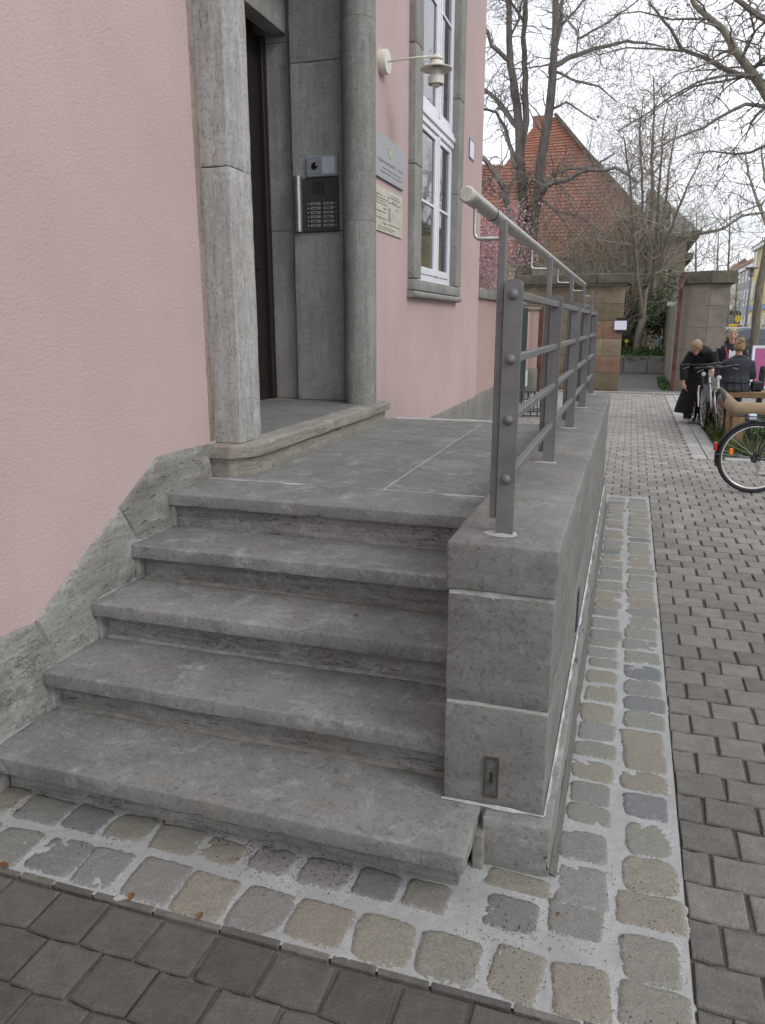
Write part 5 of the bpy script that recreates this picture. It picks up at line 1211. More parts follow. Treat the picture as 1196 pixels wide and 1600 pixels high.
# ================================================================== PLANTED BED WITH TIMBER SEAT
tb = thing('timber_bench_surround', 'timber rail and log seat framing the planted bed', 'bench', (2.4, 12, 0))
LZ = .52; cx_, cy_ = at(1150, 640, 2, LZ).x, 10.75
def log(a, b, r, mat=LOGM):
    a, b = Vector(a), Vector(b); n = 10; q = MB(); q.tube([a.lerp(b, k/n) for k in range(n+1)], [r*(1+.05*noise.noise(Vector((k*1.7, a.x, 0)))) for k in range(n+1)], 14); return q
obj('log_rail', log((1.38, 10.9, LZ-.02), (4.9, 10.9, LZ-.02), .098), LOGM, tb, smooth=60)
obj('log_rail', log((1.36, 10.90, LZ-.02), (1.42, 13.7, LZ-.02), .090), LOGM, tb, smooth=60)
obj('log_joint', MB().sphere((1.37, 10.9, LZ-.02), .100, 14, 8), LOGM, tb, smooth=True)
obj('seat_plank', MB().bbox(1.30, 5.0, 13.55, 13.95, LZ-.10, LZ, .01), TIMBER, tb)
obj('side_board', MB().bbox(1.33, 1.375, 11.1, 13.6, .02, LZ-.10, .008), TIMBER, tb)
for x, y in ((1.40, 10.9), (1.46, 12.0), (3.2, 10.9), (4.8, 10.9), (1.45, 13.7), (3.1, 13.75), (4.8, 13.75)):
    obj('post', MB().bbox(x-.06, x+.08, y-.07, y+.07, -.05, LZ-.08, .008), TIMBER, tb)
q = MB(); q.attr = []; r7 = random.Random(17)
g2 = MB(); g2.add([(1.17, 9.99, -.002), (5.2, 9.99, -.002), (5.2, 13.9, -.002), (1.17, 13.9, -.002)], [(0, 1, 2, 3)]); struct('planting_soil', g2, m_plain('soil', (.05, .045, .03), .95, nz=.3, scale=8))
for k in range(26000):
    x = 1.18+3.6*r7.random()**1.5; y = r7.uniform(10.0, 13.85); d_ = noise.noise(Vector((x*2.2, y*2.2, 0)))
    if d_ < -.25 and r7.random() < .7: continue
    h = r7.uniform(.04, .13)*(1.2+d_); a = r7.uniform(0, 6.28); w_ = .006+.004*r7.random(); i = len(q.v); lx_, ly_ = r7.gauss(0, .03), r7.gauss(0, .03)
    q.v += [(x-w_*math.cos(a), y-w_*math.sin(a), 0), (x+w_*math.cos(a), y+w_*math.sin(a), 0), (x+lx_, y+ly_, h)]; q.f.append((i, i+1, i+2)); q.mi.append(0); q.attr += [r7.random()]*3
tag(obj('grass', q, GRASS, base=(3, 12, 0)), 'rough grass in the bed framed by the log rail', 'grass', kind='stuff')
q = MB(); q.attr = []
for k in range(2600):
    x, y = r7.gauss(1.9, .35), r7.gauss(11.6, .5); tri_leaf(q, Vector((x, y, abs(r7.gauss(.12, .1)))), r7.uniform(.015, .035), r7)
tag(obj('low_plant', q, LEAF_G, base=(1.9, 11.6, 0)), 'low leafy green plant in the bed behind the bicycle wheel', 'plant')
q = MB(); q.attr = []
for k in range(160):
    tri_leaf(q, Vector((r7.gauss(2.0, .35), r7.gauss(11.4, .4), r7.uniform(.25, .45))), r7.uniform(.015, .03), r7)
    p = Vector(q.v[-1]); 
ml_ = m_leaf('orange_red_petals', (.5, .1, .05), (.6, .2, .1)); tag(obj('red_flowers', q, ml_, base=(2, 11.4, 0)), 'small orange red blossoms under the log rail', 'flowers', kind='stuff')

# ================================================================== BICYCLES (built along local +Y, front at +Y)
def bicycle(name, label, frame_c, R_=.345, group=None, basket=False, light=True, tw=.022, fender_c=None):
    root = bpy.data.objects.new(name, None); COL.objects.link(root); OFF[root.name] = Vector((0, 0, 0)); tag(root, label, 'bicycle', group)
    fm = m_plain('bicycle_paint', frame_c, .35, .2, nz=.05); fc = m_plain('mudguard_paint', fender_c or (.02, .02, .022), .45)
    rw, fwh = Vector((0, -.52, R_)), Vector((0, .53, R_)); bb = Vector((0, -.09, .29)); seat = Vector((0, -.26, .86)); head = Vector((0, .33, .86)); hb = Vector((0, .365, .70))
    def ringp(c, r, n=40): return [(c.x, c.y+r*math.cos(2*math.pi*k/n), c.z+r*math.sin(2*math.pi*k/n)) for k in range(n)]
    for wi, c in enumerate((rw, fwh)):
        wo_ = obj('wheel', MB().tube(ringp(c, R_-.042), .011, 8, closed=True), LED, root, smooth=True)
        obj('tyre', MB().tube(ringp(c, R_-tw), tw, 10, closed=True), RUBBER, wo_, smooth=True)
        q = MB()
        for k in range(28):
            a = 2*math.pi*k/28; s_ = 1 if k % 2 else -1; a2 = a+s_*.5*(1 if k % 4 < 2 else -1)
            q.tube([(s_*.028, c.y+.022*math.cos(a2), c.z+.022*math.sin(a2)), (0, c.y+(R_-.05)*math.cos(a), c.z+(R_-.05)*math.sin(a))], .0012, 4)
        obj('spoke', q, LED, wo_)
        obj('hub', MB().lathe([(.012, -.05), (.026, -.03), (.015, -.025), (.015, .025), (.026, .03), (.012, .05)], 12, tuple(c), 'x'), GALV, wo_, smooth=40)
        for da in (2.9, -.1):
            a = da; p = (0, c.y+(R_-.12)*math.cos(a), c.z+(R_-.12)*math.sin(a)); obj('spoke_reflector', MB().bbox(-.009, .009, p[1]-.018, p[1]+.018, p[2]-.032, p[2]+.032, .007), m_plain('orange_reflector', (.85, .2, .02), .3), wo_)
        # mudguard
        n = 16; a0, a1 = (rad(30), rad(195)) if wi == 0 else (rad(20), rad(150)); q = MB(); vs = []; fs = []
        for k in range(n+1):
            a = a0+(a1-a0)*k/n
            for w_, rr in ((-.026, R_+.006), (-.014, R_+.018), (.014, R_+.018), (.026, R_+.006)): vs.append((w_, c.y+rr*math.cos(a), c.z+rr*math.sin(a)))
        for k in range(n): fs += [(k*4+j, k*4+j+1, k*4+j+5, k*4+j+4) for j in range(3)]
        mg = obj('mudguard', q.add(vs, fs), fc, root, smooth=True)
        if wi == 0: obj('guard_stay', MB().tube([(.03, c.y, c.z), (.026, c.y+(R_+.01)*math.cos(rad(175)), c.z+(R_+.01)*math.sin(rad(175)))], .002, 5).tube([(-.03, c.y, c.z), (-.026, c.y+(R_+.01)*math.cos(rad(175)), c.z+(R_+.01)*math.sin(rad(175)))], .002, 5), GALV, mg)
    q = MB()
    for a, b, r in ((bb, seat-Vector((0, 0, .06)), .016), (bb, hb, .019), (seat-Vector((0, -.005, .16)), head-Vector((0, 0, .05)), .016), (hb-Vector((0, 0, .05)), head, .019)): q.tube([a, b], r, 10)
    for s_ in (-1, 1):
        q.tube([bb+Vector((s_*.03, 0, 0)), rw+Vector((s_*.06, 0, 0))], .010, 8); q.tube([seat-Vector((-s_*.012, 0, .16)), rw+Vector((s_*.06, 0, 0))], .008, 8)
    obj('frame', q, fm, root, smooth=40)
    q = MB()
    for s_ in (-1, 1): q.tube([hb+Vector((s_*.05, .01, -.06)), hb+Vector((s_*.055, .05, -.2)), fwh+Vector((s_*.055, 0, 0))], .012, 8)
    q.tube([hb+Vector((-.05, .01, -.06)), hb+Vector((.05, .01, -.06))], .014, 8); obj('fork', q, fm, root, smooth=40)
    st_ = MB().tube([seat-Vector((0, 0, .08)), seat+Vector((0, -.02, .06))], .013, 8); sp = obj('seat_post', st_, GALV, root)
    q = MB(); vs = []; fs = []
    prof = [(-.13, .085, .035), (-.09, .085, .045), (-.02, .06, .04), (.05, .03, .03), (.14, .016, .02)]
    for y, w_, h in prof:
        for k in range(8): a = 2*math.pi*k/8; vs.append((w_*math.cos(a), seat.y-.02+y, seat.z+.085+h*.6*math.sin(a)))
    n = len(prof)
    for i in range(n-1):
        for k in range(8): fs.append((i*8+k, i*8+(k+1) % 8, (i+1)*8+(k+1) % 8, (i+1)*8+k))
    fs += [tuple(range(8))[::-1], tuple(range((n-1)*8, n*8))]; obj('saddle', q.add(vs, fs), BLACK, root, smooth=60)
    hbz = head.z+.12
    q = MB(); q.tube([head, (0, head.y-.02, hbz)], .013, 8); q.tube([(-.29, head.y-.08, hbz), (-.18, head.y-.01, hbz+.01), (-.05, head.y+.03, hbz), (.05, head.y+.03, hbz), (.18, head.y-.01, hbz+.01), (.29, head.y-.08, hbz)], .011, 8); hbo = obj('handlebar', q, BLACK, root, smooth=40)
    for s_ in (-1, 1): obj('grip', MB().tube([(s_*.30, head.y-.09, hbz), (s_*.20, head.y-.02, hbz+.008)], .016, 8), BLACK, hbo); obj('brake_lever', MB().tube([(s_*.2, head.y+.01, hbz-.02), (s_*.28, head.y-.02, hbz-.05)], .005, 5), GALV, hbo)
    q = MB(); q.lathe([(.085, -.003), (.09, 0), (.085, .003)], 28, (.05, bb.y, bb.z), 'x'); ch = obj('chainring', q, GALV, root)
    for s_ in (-1, 1):
        cr2 = obj('crank', MB().beam((s_*.065, bb.y, bb.z), (s_*.07, bb.y+s_*.12, bb.z-s_*.12), .012, .02), GALV, root); obj('pedal', MB().bbox(s_*.12-.045, s_*.12+.045, bb.y+s_*.12-.03, bb.y+s_*.12+.03, bb.z-s_*.12-.01, bb.z-s_*.12+.01, .004), BLACK, cr2)
    q = MB(); cs = Vector((.042, rw.y, rw.z)); 
    for k in range(6): q.lathe([(.02, 0), (.048-.004*k, 0), (.048-.004*k, .0022), (.02, .0022)], 24, (cs.x-.012+.0042*k, cs.y, cs.z), 'x')
    obj('cassette', q, m_plain('dark_steel', (.10, .09, .08), .4, .8), root)
    pz = rw.z-.13; q = MB(); q.beam((.055, rw.y+.01, rw.z-.02), (.055, rw.y+.03, rw.z-.075), .018, .022); q.beam((.05, rw.y+.03, rw.z-.07), (.048, rw.y+.02, rw.z-.15), .008, .02)
    q.lathe([(.0, -.004), (.022, -.004), (.022, .004), (0, .004)], 12, (.048, rw.y+.03, rw.z-.08), 'x'); q.lathe([(0, -.004), (.022, -.004), (.022, .004), (0, .004)], 12, (.048, rw.y+.02, rw.z-.15), 'x'); obj('derailleur', q, GALV, root)
    q = MB(); q.tube([(.048, rw.y, rw.z+.045), (.05, bb.y, bb.z+.088)], .0045, 4); q.tube([(.048, rw.y+.02, rw.z-.165), (.05, bb.y, bb.z-.088)], .0045, 4); obj('chain', q, m_plain('chain_steel', (.06, .055, .05), .5, .6), root)
    zr = R_*2+.055; q = MB()
    for s_ in (-1, 1): q.tube([(s_*.06, seat.y-.04, zr), (s_*.07, rw.y-.24, zr)], .005, 6); q.tube([(s_*.07, rw.y-.12, zr), (s_*.065, rw.y, rw.z)], .004, 6); q.tube([(s_*.07, rw.y+.05, zr), (s_*.065, rw.y, rw.z)], .004, 6)
    for k in range(4): q.tube([(-.065, rw.y-.24+.1*k, zr), (.065, rw.y-.24+.1*k, zr)], .004, 6)
    obj('carrier', q, BLACK, root)
    obj('rear_light', MB().bbox(-.03, .03, rw.y-R_*math.cos(rad(15))-.045, rw.y-R_*math.cos(rad(15))-.02, rw.z+R_*math.sin(rad(15))-.03, rw.z+R_*math.sin(rad(15))+.05, .006), m_plain('red_lens', (.5, .03, .03), .25), root)
    if light: obj('head_light', MB().lathe([(.012, -.03), (.03, .0), (.032, .025), (0, .027)], 14, (0, head.y+.07, head.z-.02), 'y'), LED, root, smooth=40)
    return root
nb = bicycle('bicycle', 'dark bicycle cut by the right edge, only its rear wheel in view', (.03, .03, .035), .345, tw=.021)
# rear wheel at local y=-.52 ; bike points to +X
pw = at(1173, 770, 2, 0); nb.rotation_euler = (0, rad(0), rad(-84)); dvec = Vector((math.sin(rad(84)), math.cos(rad(84)), 0)); nb.location = Vector((pw.x, pw.y, 0))+dvec*.52
o = obj('white_reflector', MB().bbox(-.02, .03, -.62, -.55, .71, .765, .01), m_plain('white_blue_plastic', (.6, .72, .85), .3), nb)
b2 = bicycle('bicycle', 'silver mountain bike parked beside the woman in the long black coat', (.55, .57, .58), .34, 'bicycles parked by the log rail', tw=.026)
b2.location = (1.27, 12.45, 0); b2.rotation_euler = (0, rad(5), rad(180+6))
b3 = bicycle('bicycle', 'black bicycle with white stays and red cable leaning behind the silver one', (.04, .04, .045), .34, 'bicycles parked by the log rail', tw=.022, fender_c=(.05, .05, .05))
b3.location = (1.12, 13.2, 0); b3.rotation_euler = (0, rad(4), rad(180+4))
obj('cable_lock', MB().tube([(.06+.07*math.cos(k*.9), -.28+.06*math.sin(k*.9)+.004*k, .83+.012*math.sin(k)) for k in range(22)], .007, 6), m_plain('red_cable', (.45, .04, .06), .4), b3)
obj('white_fork_stay', MB().tube([(.07, .50, .35), (.07, .42, .55), (.05, .37, .66)], .013, 6), WHITEP, b3)
for i, (u, Y, c, lab) in enumerate(((1166, 21, (.05, .1, .35), 'blue bicycle parked far right beside the pink board'), (1179, 22.5, (.03, .03, .03), 'black bicycle parked behind the blue one'), (1190, 24, (.3, .03, .04), 'dark red bicycle at the right edge behind the pink board'), (1160, 24.5, (.15, .15, .16), 'grey bicycle parked at the back of the far row'))):
    src = bicycle('bicycle', lab, c, .34, 'bicycles parked in the far row') if i == 0 else copy_tree(far0)
    if i == 0: far0 = src
    else: src['label'] = lab
    p = at(u, 505, 1, Y); src.location = (p.x, Y, 0); src.rotation_euler.z = rad(180+8*i)
# ------------------------------------------------------------------ A-board
pA = at(1180, 592, 2, 0); pA = Vector((at(1183, 505, 1, 18.5).x+.05, 18.5, 0))
ab = thing('pavement_board', 'white framed pink sandwich board standing at the right edge', 'sign', pA)
for s_ in (-1, 1):
    q = MB(); y0 = pA.y+s_*.22; y1 = pA.y+s_*.02
    for x in (pA.x-.05, pA.x+.65): q.beam((x, y0, 0), (x, y1, 1.12), .05, .03, (0, 1, 0))
    q.beam((pA.x-.05, y1, 1.10), (pA.x+.65, y1, 1.10), .03, .06); q.beam((pA.x-.05, y0-s_*.05, .25), (pA.x+.65, y0-s_*.05, .25), .03, .05)
    obj('frame', q, WHITEP, ab)
    f = lambda z: pA.y+s_*(.22-.2*z/1.12)
    obj('poster', MB().add([(pA.x-.02, f(.28)+s_*.004, .28), (pA.x+.62, f(.28)+s_*.004, .28), (pA.x+.62, f(1.06)+s_*.004, 1.06), (pA.x-.02, f(1.06)+s_*.004, 1.06)], [(0, 1, 2, 3)] if s_ < 0 else [(3, 2, 1, 0)]), m_plain('magenta_print', (.40, .10, .24), .5), ab)
bl = tag(obj('bollard', MB().lathe([(.05, 0), (.05, .8), (.04, .86), (0, .88)], 12, (at(1196, 505, 1, 15).x+.05, 15, 0)), BLACK, base=(2.5, 15, 0)), 'thin black bollard at the right edge by the seat plank', 'bollard')

# ================================================================== PEOPLE
def remesh(o, vox, sm=6):
    md = o.modifiers.new('r', 'REMESH'); md.mode = 'VOXEL'; md.voxel_size = vox; md.use_smooth_shade = True
    s2 = o.modifiers.new('s', 'SMOOTH'); s2.iterations = sm; s2.factor = .5
def loft(q, rings, n=20):
    # rings: (centre, rx, ry, yaw)
    vs = []; fs = []
    for c, rx, ry in rings:
        for k in range(n):
            a = 2*math.pi*k/n; vs.append((c[0]+rx*math.cos(a), c[1]+ry*math.sin(a), c[2]))
    m = len(rings)
    for i in range(m-1):
        for k in range(n): fs.append((i*n+k, i*n+(k+1) % n, (i+1)*n+(k+1) % n, (i+1)*n+k))
    fs += [tuple(range(n))[::-1], tuple(range((m-1)*n, m*n))]; q.add(vs, fs)
def hand(q, wp, d, palm_n, curl=.5, s=1.):
    wp = Vector(wp); d = Vector(d).normalized(); pn = Vector(palm_n).normalized(); sd = d.cross(pn).normalized(); pn = sd.cross(d)
    q.tube([wp, wp+d*.04*s, wp+d*.085*s], [.024*s, .032*s, .034*s], 8)
    for k, ln in enumerate((.066, .075, .070, .055)):
        b = wp+d*.08*s+sd*(-.027+.018*k)*s; p = [b]; dd = d.copy()
        for j in range(3): dd = (dd+pn*curl*.6).normalized(); p.append(p[-1]+dd*ln*s/3*(1.15-.15*j))
        q.tube(p, [.0088*s, .0085*s, .008*s, .007*s], 6)
    b = wp+d*.03*s-sd*.026*s; q.tube([b, b+(d*.6-sd*.7+pn*.3).normalized()*.035*s, b+(d*.9-sd*.5+pn*.5).normalized()*.062*s], [.012*s, .0105*s, .009*s], 6)
SKIN = m_plain('skin', (.52, .30, .22), .5, nz=.05, scale=9)
def head(q, c, fd, tilt=0, s=1.):
    # fd: horizontal facing dir, tilt down angle; returns frame
    c = Vector(c); f = Vector((fd[0], fd[1], 0)).normalized(); rgt = f.cross(Vector((0, 0, 1))); up = Vector((0, 0, 1)); R_ = Quaternion(rgt, -tilt); f2 = R_ @ f; u2 = R_ @ up
    M = lambda x, y, z: c+rgt*x*s+f2*y*s+u2*z*s
    n, m = 18, 12; vs = []; fs = []
    for i in range(m+1):
        a = -math.pi/2+math.pi*i/m; zz = math.sin(a); cr_ = math.cos(a)
        for k in range(n):
            t = 2*math.pi*k/n; x = .074*cr_*math.cos(t); y = .093*cr_*math.sin(t); z = .115*zz
            if z < 0: y = y*(1-.15*(-z/.115))+.012*(-z/.115); x *= 1-.28*(-z/.115)
            vs.append(M(x, y, z))
    for i in range(m):
        for k in range(n): fs.append((i*n+k, i*n+(k+1) % n, (i+1)*n+(k+1) % n, (i+1)*n+k))
    q.add(vs, fs)
    q.tube([M(0, .086, .02), M(0, .100, -.012), M(0, .108, -.030), M(0, .090, -.040)], [.009*s, .012*s, .014*s, .008*s], 8)
    for sx in (-1, 1):
        p = M(sx*.078, 0, -.005); q.sphere(p, (.014*s, .02*s, .03*s), 8, 6)
    q.sphere(M(0, .078, -.062), (.028*s, .016*s, .010*s), 8, 6); q.sphere(M(0, .07, -.095), (.025*s, .022*s, .02*s), 8, 6)
    q.tube([c-Vector((0, 0, .08*s)), M(0, -.02, -.06)], .05*s, 10)
    return M
def face(root, M, s=1.):
    for sx in (-1, 1):
        e = M(sx*.03, .080, .012); obj('eye', MB().sphere(e, .0095*s, 8, 6), m_plain('eye_dark', (.05, .035, .03), .3) if 'eye_dark' not in bpy.data.materials else bpy.data.materials['eye_dark'], root, smooth=True)
        obj('eyebrow', MB().tube([M(sx*.014, .092, .033), M(sx*.03, .092, .038), M(sx*.047, .082, .033)], .0035*s, 5), m_plain('brow', (.25, .17, .10), .8) if 'brow' not in bpy.data.materials else bpy.data.materials['brow'], root)
    obj('lips', MB().tube([M(-.022, .088, -.062), M(0, .097, -.060), M(.022, .088, -.062)], .0055*s, 6), m_plain('lips', (.42, .12, .11), .5) if 'lips' not in bpy.data.materials else bpy.data.materials['lips'], root)
def hair(root, M, mat, s=1., bun=False, long=False, fr=True):
    q = MB(); n, m = 20, 12; vs = []; fs = []
    for i in range(m+1):
        a = -.42*math.pi/2+(math.pi/2+.42*math.pi/2)*i/m
        for k in range(n):
            t = 2*math.pi*k/n; cr_ = math.cos(a); x = .083*cr_*math.cos(t); y = .100*cr_*math.sin(t)-.008; z = .126*math.sin(a)
            if y > .03 and z < .055: y = .03; z = max(z, .02)
            w_ = 1+.03*noise.noise(Vector((t*4, a*3, 0))); vs.append(M(x*w_, y*w_, z*w_))
    for i in range(m):
        for k in range(n): fs.append((i*n+k, i*n+(k+1) % n, (i+1)*n+(k+1) % n, (i+1)*n+k))
    fs.append(tuple(range(n))[::-1]); q.add(vs, fs)
    if bun: q.sphere(M(.01, -.085, .085), (.05*s, .05*s, .045*s), 12, 8); q.sphere(M(-.01, -.07, .05), (.05*s, .05*s, .04*s), 10, 7)
    if long:
        for k in range(9):
            x = -.075+.15*k/8; q.tube([M(x*.9, -.05, .03), M(x, -.085, -.05), M(x*1.0, -.08, -.13)], [.02*s, .022*s, .012*s], 6)
    for k in range(40):
        t = rng.uniform(0, 6.28); q.tube([M(.05*math.cos(t), .055*math.sin(t)-.01, .10), M(.086*math.cos(t), min(.09, .1*math.sin(t))-.008, .02 if math.sin(t) < .3 else .05)], [.004, .003], 4)
    return obj('hair', q, mat, root, smooth=True)
BLOND = m_plain('blond_hair', (.36, .24, .12), .7, nz=.3, scale=60, bump=.5); LTBLOND = m_plain('ash_blond_hair', (.40, .31, .20), .7, nz=.3, scale=60, bump=.5)
# --- 1: woman in long black coat, bent forward, facing the camera
px1 = at(1084, 660, 2, 0); X1, Y1_ = px1.x+.0, 13.45
p1 = thing('person', 'person in a long black coat bending over the parked bicycles', 'person', (X1, Y1_, 0))
q = MB()
hc = at(1089, 542, 1, Y1_-.34)
M1 = head(q, hc, (.1, -1, 0), rad(48))
sh = Vector((X1+.01, Y1_-.16, 1.15))
q.tube([sh+Vector((0, .02, .0)), hc+Vector((0, .06, -.03))], .055, 10)
loft(q, [((X1, Y1_, .85), .15, .11), ((X1, Y1_-.02, .98), .14, .10), ((X1+.01, Y1_-.08, 1.08), .16, .10), ((sh.x, sh.y, 1.18), .15, .08)])
for s_ in (-1, 1):
    q.tube([(X1+s_*.09, Y1_, .88), (X1+s_*.10, Y1_-.02, .48), (X1+s_*.11, Y1_+.02, .09)], [.09, .06, .04], 10); q.tube([(X1+s_*.11, Y1_+.02, .07), (X1+s_*.115, Y1_-.10, .04)], [.04, .035], 8)
wr = Vector((X1-.235, Y1_-.20, .66)); q.tube([(sh.x-.16, sh.y, 1.12), (X1-.26, Y1_-.14, .93), wr], [.05, .04, .026], 8); hand(q, wr, (.35, -.15, -1), (1, -.2, 0), .5)
wr2 = Vector((X1+.16, Y1_-.42, .88)); q.tube([(sh.x+.16, sh.y, 1.12), (X1+.22, Y1_-.22, .96), wr2], [.05, .04, .026], 8); hand(q, wr2, (-.2, -1, -.5), (0, -.3, -1), .7)
o = obj('body', q, SKIN, p1, smooth=True); remesh(o, .0075, 4)
q = MB()
loft(q, [((X1-.05, Y1_+.02, .17), .28, .21), ((X1-.04, Y1_+.02, .35), .25, .19), ((X1-.01, Y1_+.01, .6), .205, .165), ((X1, Y1_, .85), .185, .15), ((X1, Y1_-.03, 1.0), .185, .15), ((X1+.01, Y1_-.09, 1.07), .195, .15), ((sh.x, sh.y, 1.15), .18, .125), ((sh.x, sh.y-.02, 1.22), .10, .08)], 28)
for s_, ww, el in ((-1, wr, (X1-.245, Y1_-.14, .92)), (1, wr2, (X1+.225, Y1_-.21, .96))):
    ww2 = Vector(ww)+(Vector(el)-Vector(ww)).normalized()*.05; q.tube([(sh.x+s_*.135, sh.y, 1.135), el, ww2], [.085, .068, .055], 12)
q.tube([(sh.x-.10, sh.y-.08, 1.18), (sh.x, sh.y-.13, 1.14), (sh.x+.10, sh.y-.08, 1.18)], .03, 8); q.tube([(sh.x-.10, sh.y+.04, 1.20), (sh.x, sh.y+.06, 1.23), (sh.x+.1, sh.y+.04, 1.20)], .035, 8)
for v_i in range(6):
    a = -.9+.36*v_i; q.tube([(X1+.20*math.sin(a), Y1_-.15*math.cos(a), .75), (X1+.255*math.sin(a), Y1_-.185*math.cos(a), .20)], [.006, .02], 6)
o = obj('coat', q, m_plain('black_wool', (.012, .011, .013), .95, nz=.1, scale=60, bump=.3), p1, smooth=True); remesh(o, .011, 5)
hair(p1, M1, LTBLOND); face(p1, M1)
for s_ in (-1, 1):
    obj('shoe', MB().bbox(X1+s_*.112-.045, X1+s_*.112+.045, Y1_-.17, Y1_+.08, 0, .075, .02), m_plain('pale_shoes', (.5, .45, .48), .6) if s_ < 0 else bpy.data.materials['pale_shoes'], p1, smooth=60)
    obj('trouser_leg', MB().tube([(X1+s_*.11, Y1_+.0, .45), (X1+s_*.112, Y1_+.01, .07)], [.075, .06], 10), m_plain('plum_trousers', (.06, .03, .05), .9) if s_ < 0 else bpy.data.materials['plum_trousers'], p1, smooth=60)
# --- 2: seated woman seen from behind
ps = at(1147, 605, 1, 13.75); X2, Y2_ = ps.x, 13.72
p2 = thing('person', 'seated person seen from behind in a dark grey jacket with hair in a bun', 'person', (X2, Y2_, 0))
q = MB(); hc = at(1156, 541, 1, Y2_+.02); M2 = head(q, hc, (-.1, 1, 0), rad(10))
loft(q, [((X2, Y2_, LZ+.03), .18, .13), ((X2, Y2_, LZ+.2), .15, .11), ((X2+.02, Y2_, LZ+.4), .16, .11), ((X2+.03, Y2_, LZ+.54), .15, .08)])
q.tube([(X2+.03, Y2_, LZ+.5), hc-Vector((0, 0, .06))], .05, 10)
for s_ in (-1, 1):
    q.tube([(X2+s_*.10, Y2_+.02, LZ+.09), (X2+s_*.12, Y2_+.44, LZ+.06), (X2+s_*.12, Y2_+.46, .10)], [.09, .07, .045], 10); q.tube([(X2+s_*.12, Y2_+.46, .06), (X2+s_*.12, Y2_+.60, .04)], .035, 8)
    w3 = Vector((X2+s_*.12, Y2_+.34, LZ+.19)); q.tube([(X2+.03+s_*.18, Y2_, LZ+.46), (X2+s_*.25, Y2_+.06, LZ+.25), w3], [.05, .04, .026], 8); hand(q, w3, (-s_*.4, 1, -.1), (0, 0, -1), .4)
o = obj('body', q, SKIN, p2, smooth=True); remesh(o, .0075, 4)
q = MB(); loft(q, [((X2, Y2_-.02, LZ+.005), .25, .18), ((X2, Y2_-.01, LZ+.12), .225, .16), ((X2+.005, Y2_, LZ+.26), .20, .14), ((X2+.02, Y2_, LZ+.40), .215, .14), ((X2+.03, Y2_, LZ+.50), .20, .12), ((X2+.03, Y2_, LZ+.56), .10, .08)], 28)
for s_ in (-1, 1): q.tube([(X2+.03+s_*.165, Y2_, LZ+.47), (X2+s_*.265, Y2_+.05, LZ+.24), (X2+s_*.15, Y2_+.30, LZ+.19)], [.078, .066, .05], 12)
q.tube([(X2-.06, Y2_-.05, LZ+.55), (X2+.03, Y2_-.075, LZ+.56), (X2+.12, Y2_-.05, LZ+.55)], .028, 8)
for k in range(5): q.tube([(X2-.18+.09*k, Y2_-.15, LZ+.22), (X2-.22+.11*k, Y2_-.19, LZ+.02)], [.005, .016], 6)
o = obj('jacket', q, m_plain('charcoal_jacket', (.042, .048, .06), .9, nz=.15, scale=40, bump=.3), p2, smooth=True); remesh(o, .011, 5)
obj('belt', MB().tube([(X2+.226*math.cos(a), Y2_-.01+.166*math.sin(a), LZ+.13+.02) for a in [2*math.pi*k/24 for k in range(24)]], .012, 6, closed=True), BLACK, p2, smooth=True)
q = MB()
for s_ in (-1, 1): q.tube([(X2+s_*.10, Y2_+.08, LZ+.09), (X2+s_*.12, Y2_+.45, LZ+.06), (X2+s_*.12, Y2_+.47, .12)], [.105, .088, .07], 12)
obj('jeans', q, m_plain('blue_denim', (.06, .10, .19), .9, nz=.15, scale=30), p2, smooth=True)
for s_ in (-1, 1): obj('shoe', MB().bbox(X2+s_*.12-.045, X2+s_*.12+.045, Y2_+.40, Y2_+.65, 0, .08, .02), WHITEP, p2)
hair(p2, M2, BLOND, bun=True)
# --- 3: standing woman facing the camera
X3, Y3_ = at(1146, 522, 1, 15.3).x, 15.3
p3 = thing('person', 'standing person facing the camera, dark jacket over white top, behind the seated one', 'person', (X3, Y3_, 0))
q = MB(); hc = at(1145, 523, 1, Y3_-.05); M3 = head(q, hc, (.05, -1, 0), rad(8)); zs = hc.z-.205
loft(q, [((X3, Y3_, zs-.58), .17, .12), ((X3, Y3_, zs-.35), .14, .10), ((X3, Y3_, zs-.12), .16, .11), ((X3, Y3_, zs+.02), .15, .08)]); q.tube([(X3, Y3_, zs-.02), hc-Vector((0, 0, .06))], .05, 10)
for s_ in (-1, 1):
    q.tube([(X3+s_*.09, Y3_, zs-.55), (X3+s_*.10, Y3_-.02, .46), (X3+s_*.11, Y3_, .09)], [.095, .062, .042], 10); q.tube([(X3+s_*.11, Y3_, .06), (X3+s_*.12, Y3_-.13, .04)], .036, 8)
    w4 = Vector((X3+s_*.20, Y3_-.24, zs-.40)); q.tube([(X3+s_*.18, Y3_, zs-.03), (X3+s_*.27, Y3_+.02, zs-.30), w4], [.05, .04, .026], 8); hand(q, w4, (-s_*.5, -.8, .2), (-s_, 0, 0), .5)
o = obj('body', q, SKIN, p3, smooth=True); remesh(o, .0075, 4)
q = MB(); loft(q, [((X3, Y3_, zs-.62), .21, .15), ((X3, Y3_, zs-.35), .18, .135), ((X3, Y3_, zs-.12), .205, .14), ((X3, Y3_, zs-.01), .19, .115), ((X3, Y3_+.01, zs+.05), .10, .08)], 28)
for s_ in (-1, 1): q.tube([(X3+s_*.16, Y3_, zs-.05), (X3+s_*.28, Y3_+.02, zs-.29), (X3+s_*.21, Y3_-.20, zs-.39)], [.082, .068, .052], 12)
q.tube([(X3-.11, Y3_+.05, zs+.05), (X3, Y3_+.10, zs+.08), (X3+.11, Y3_+.05, zs+.05)], .045, 8)
o = obj('jacket', q, m_plain('navy_jacket', (.018, .02, .028), .85, nz=.15, scale=40, bump=.3), p3, smooth=True); remesh(o, .011, 5)
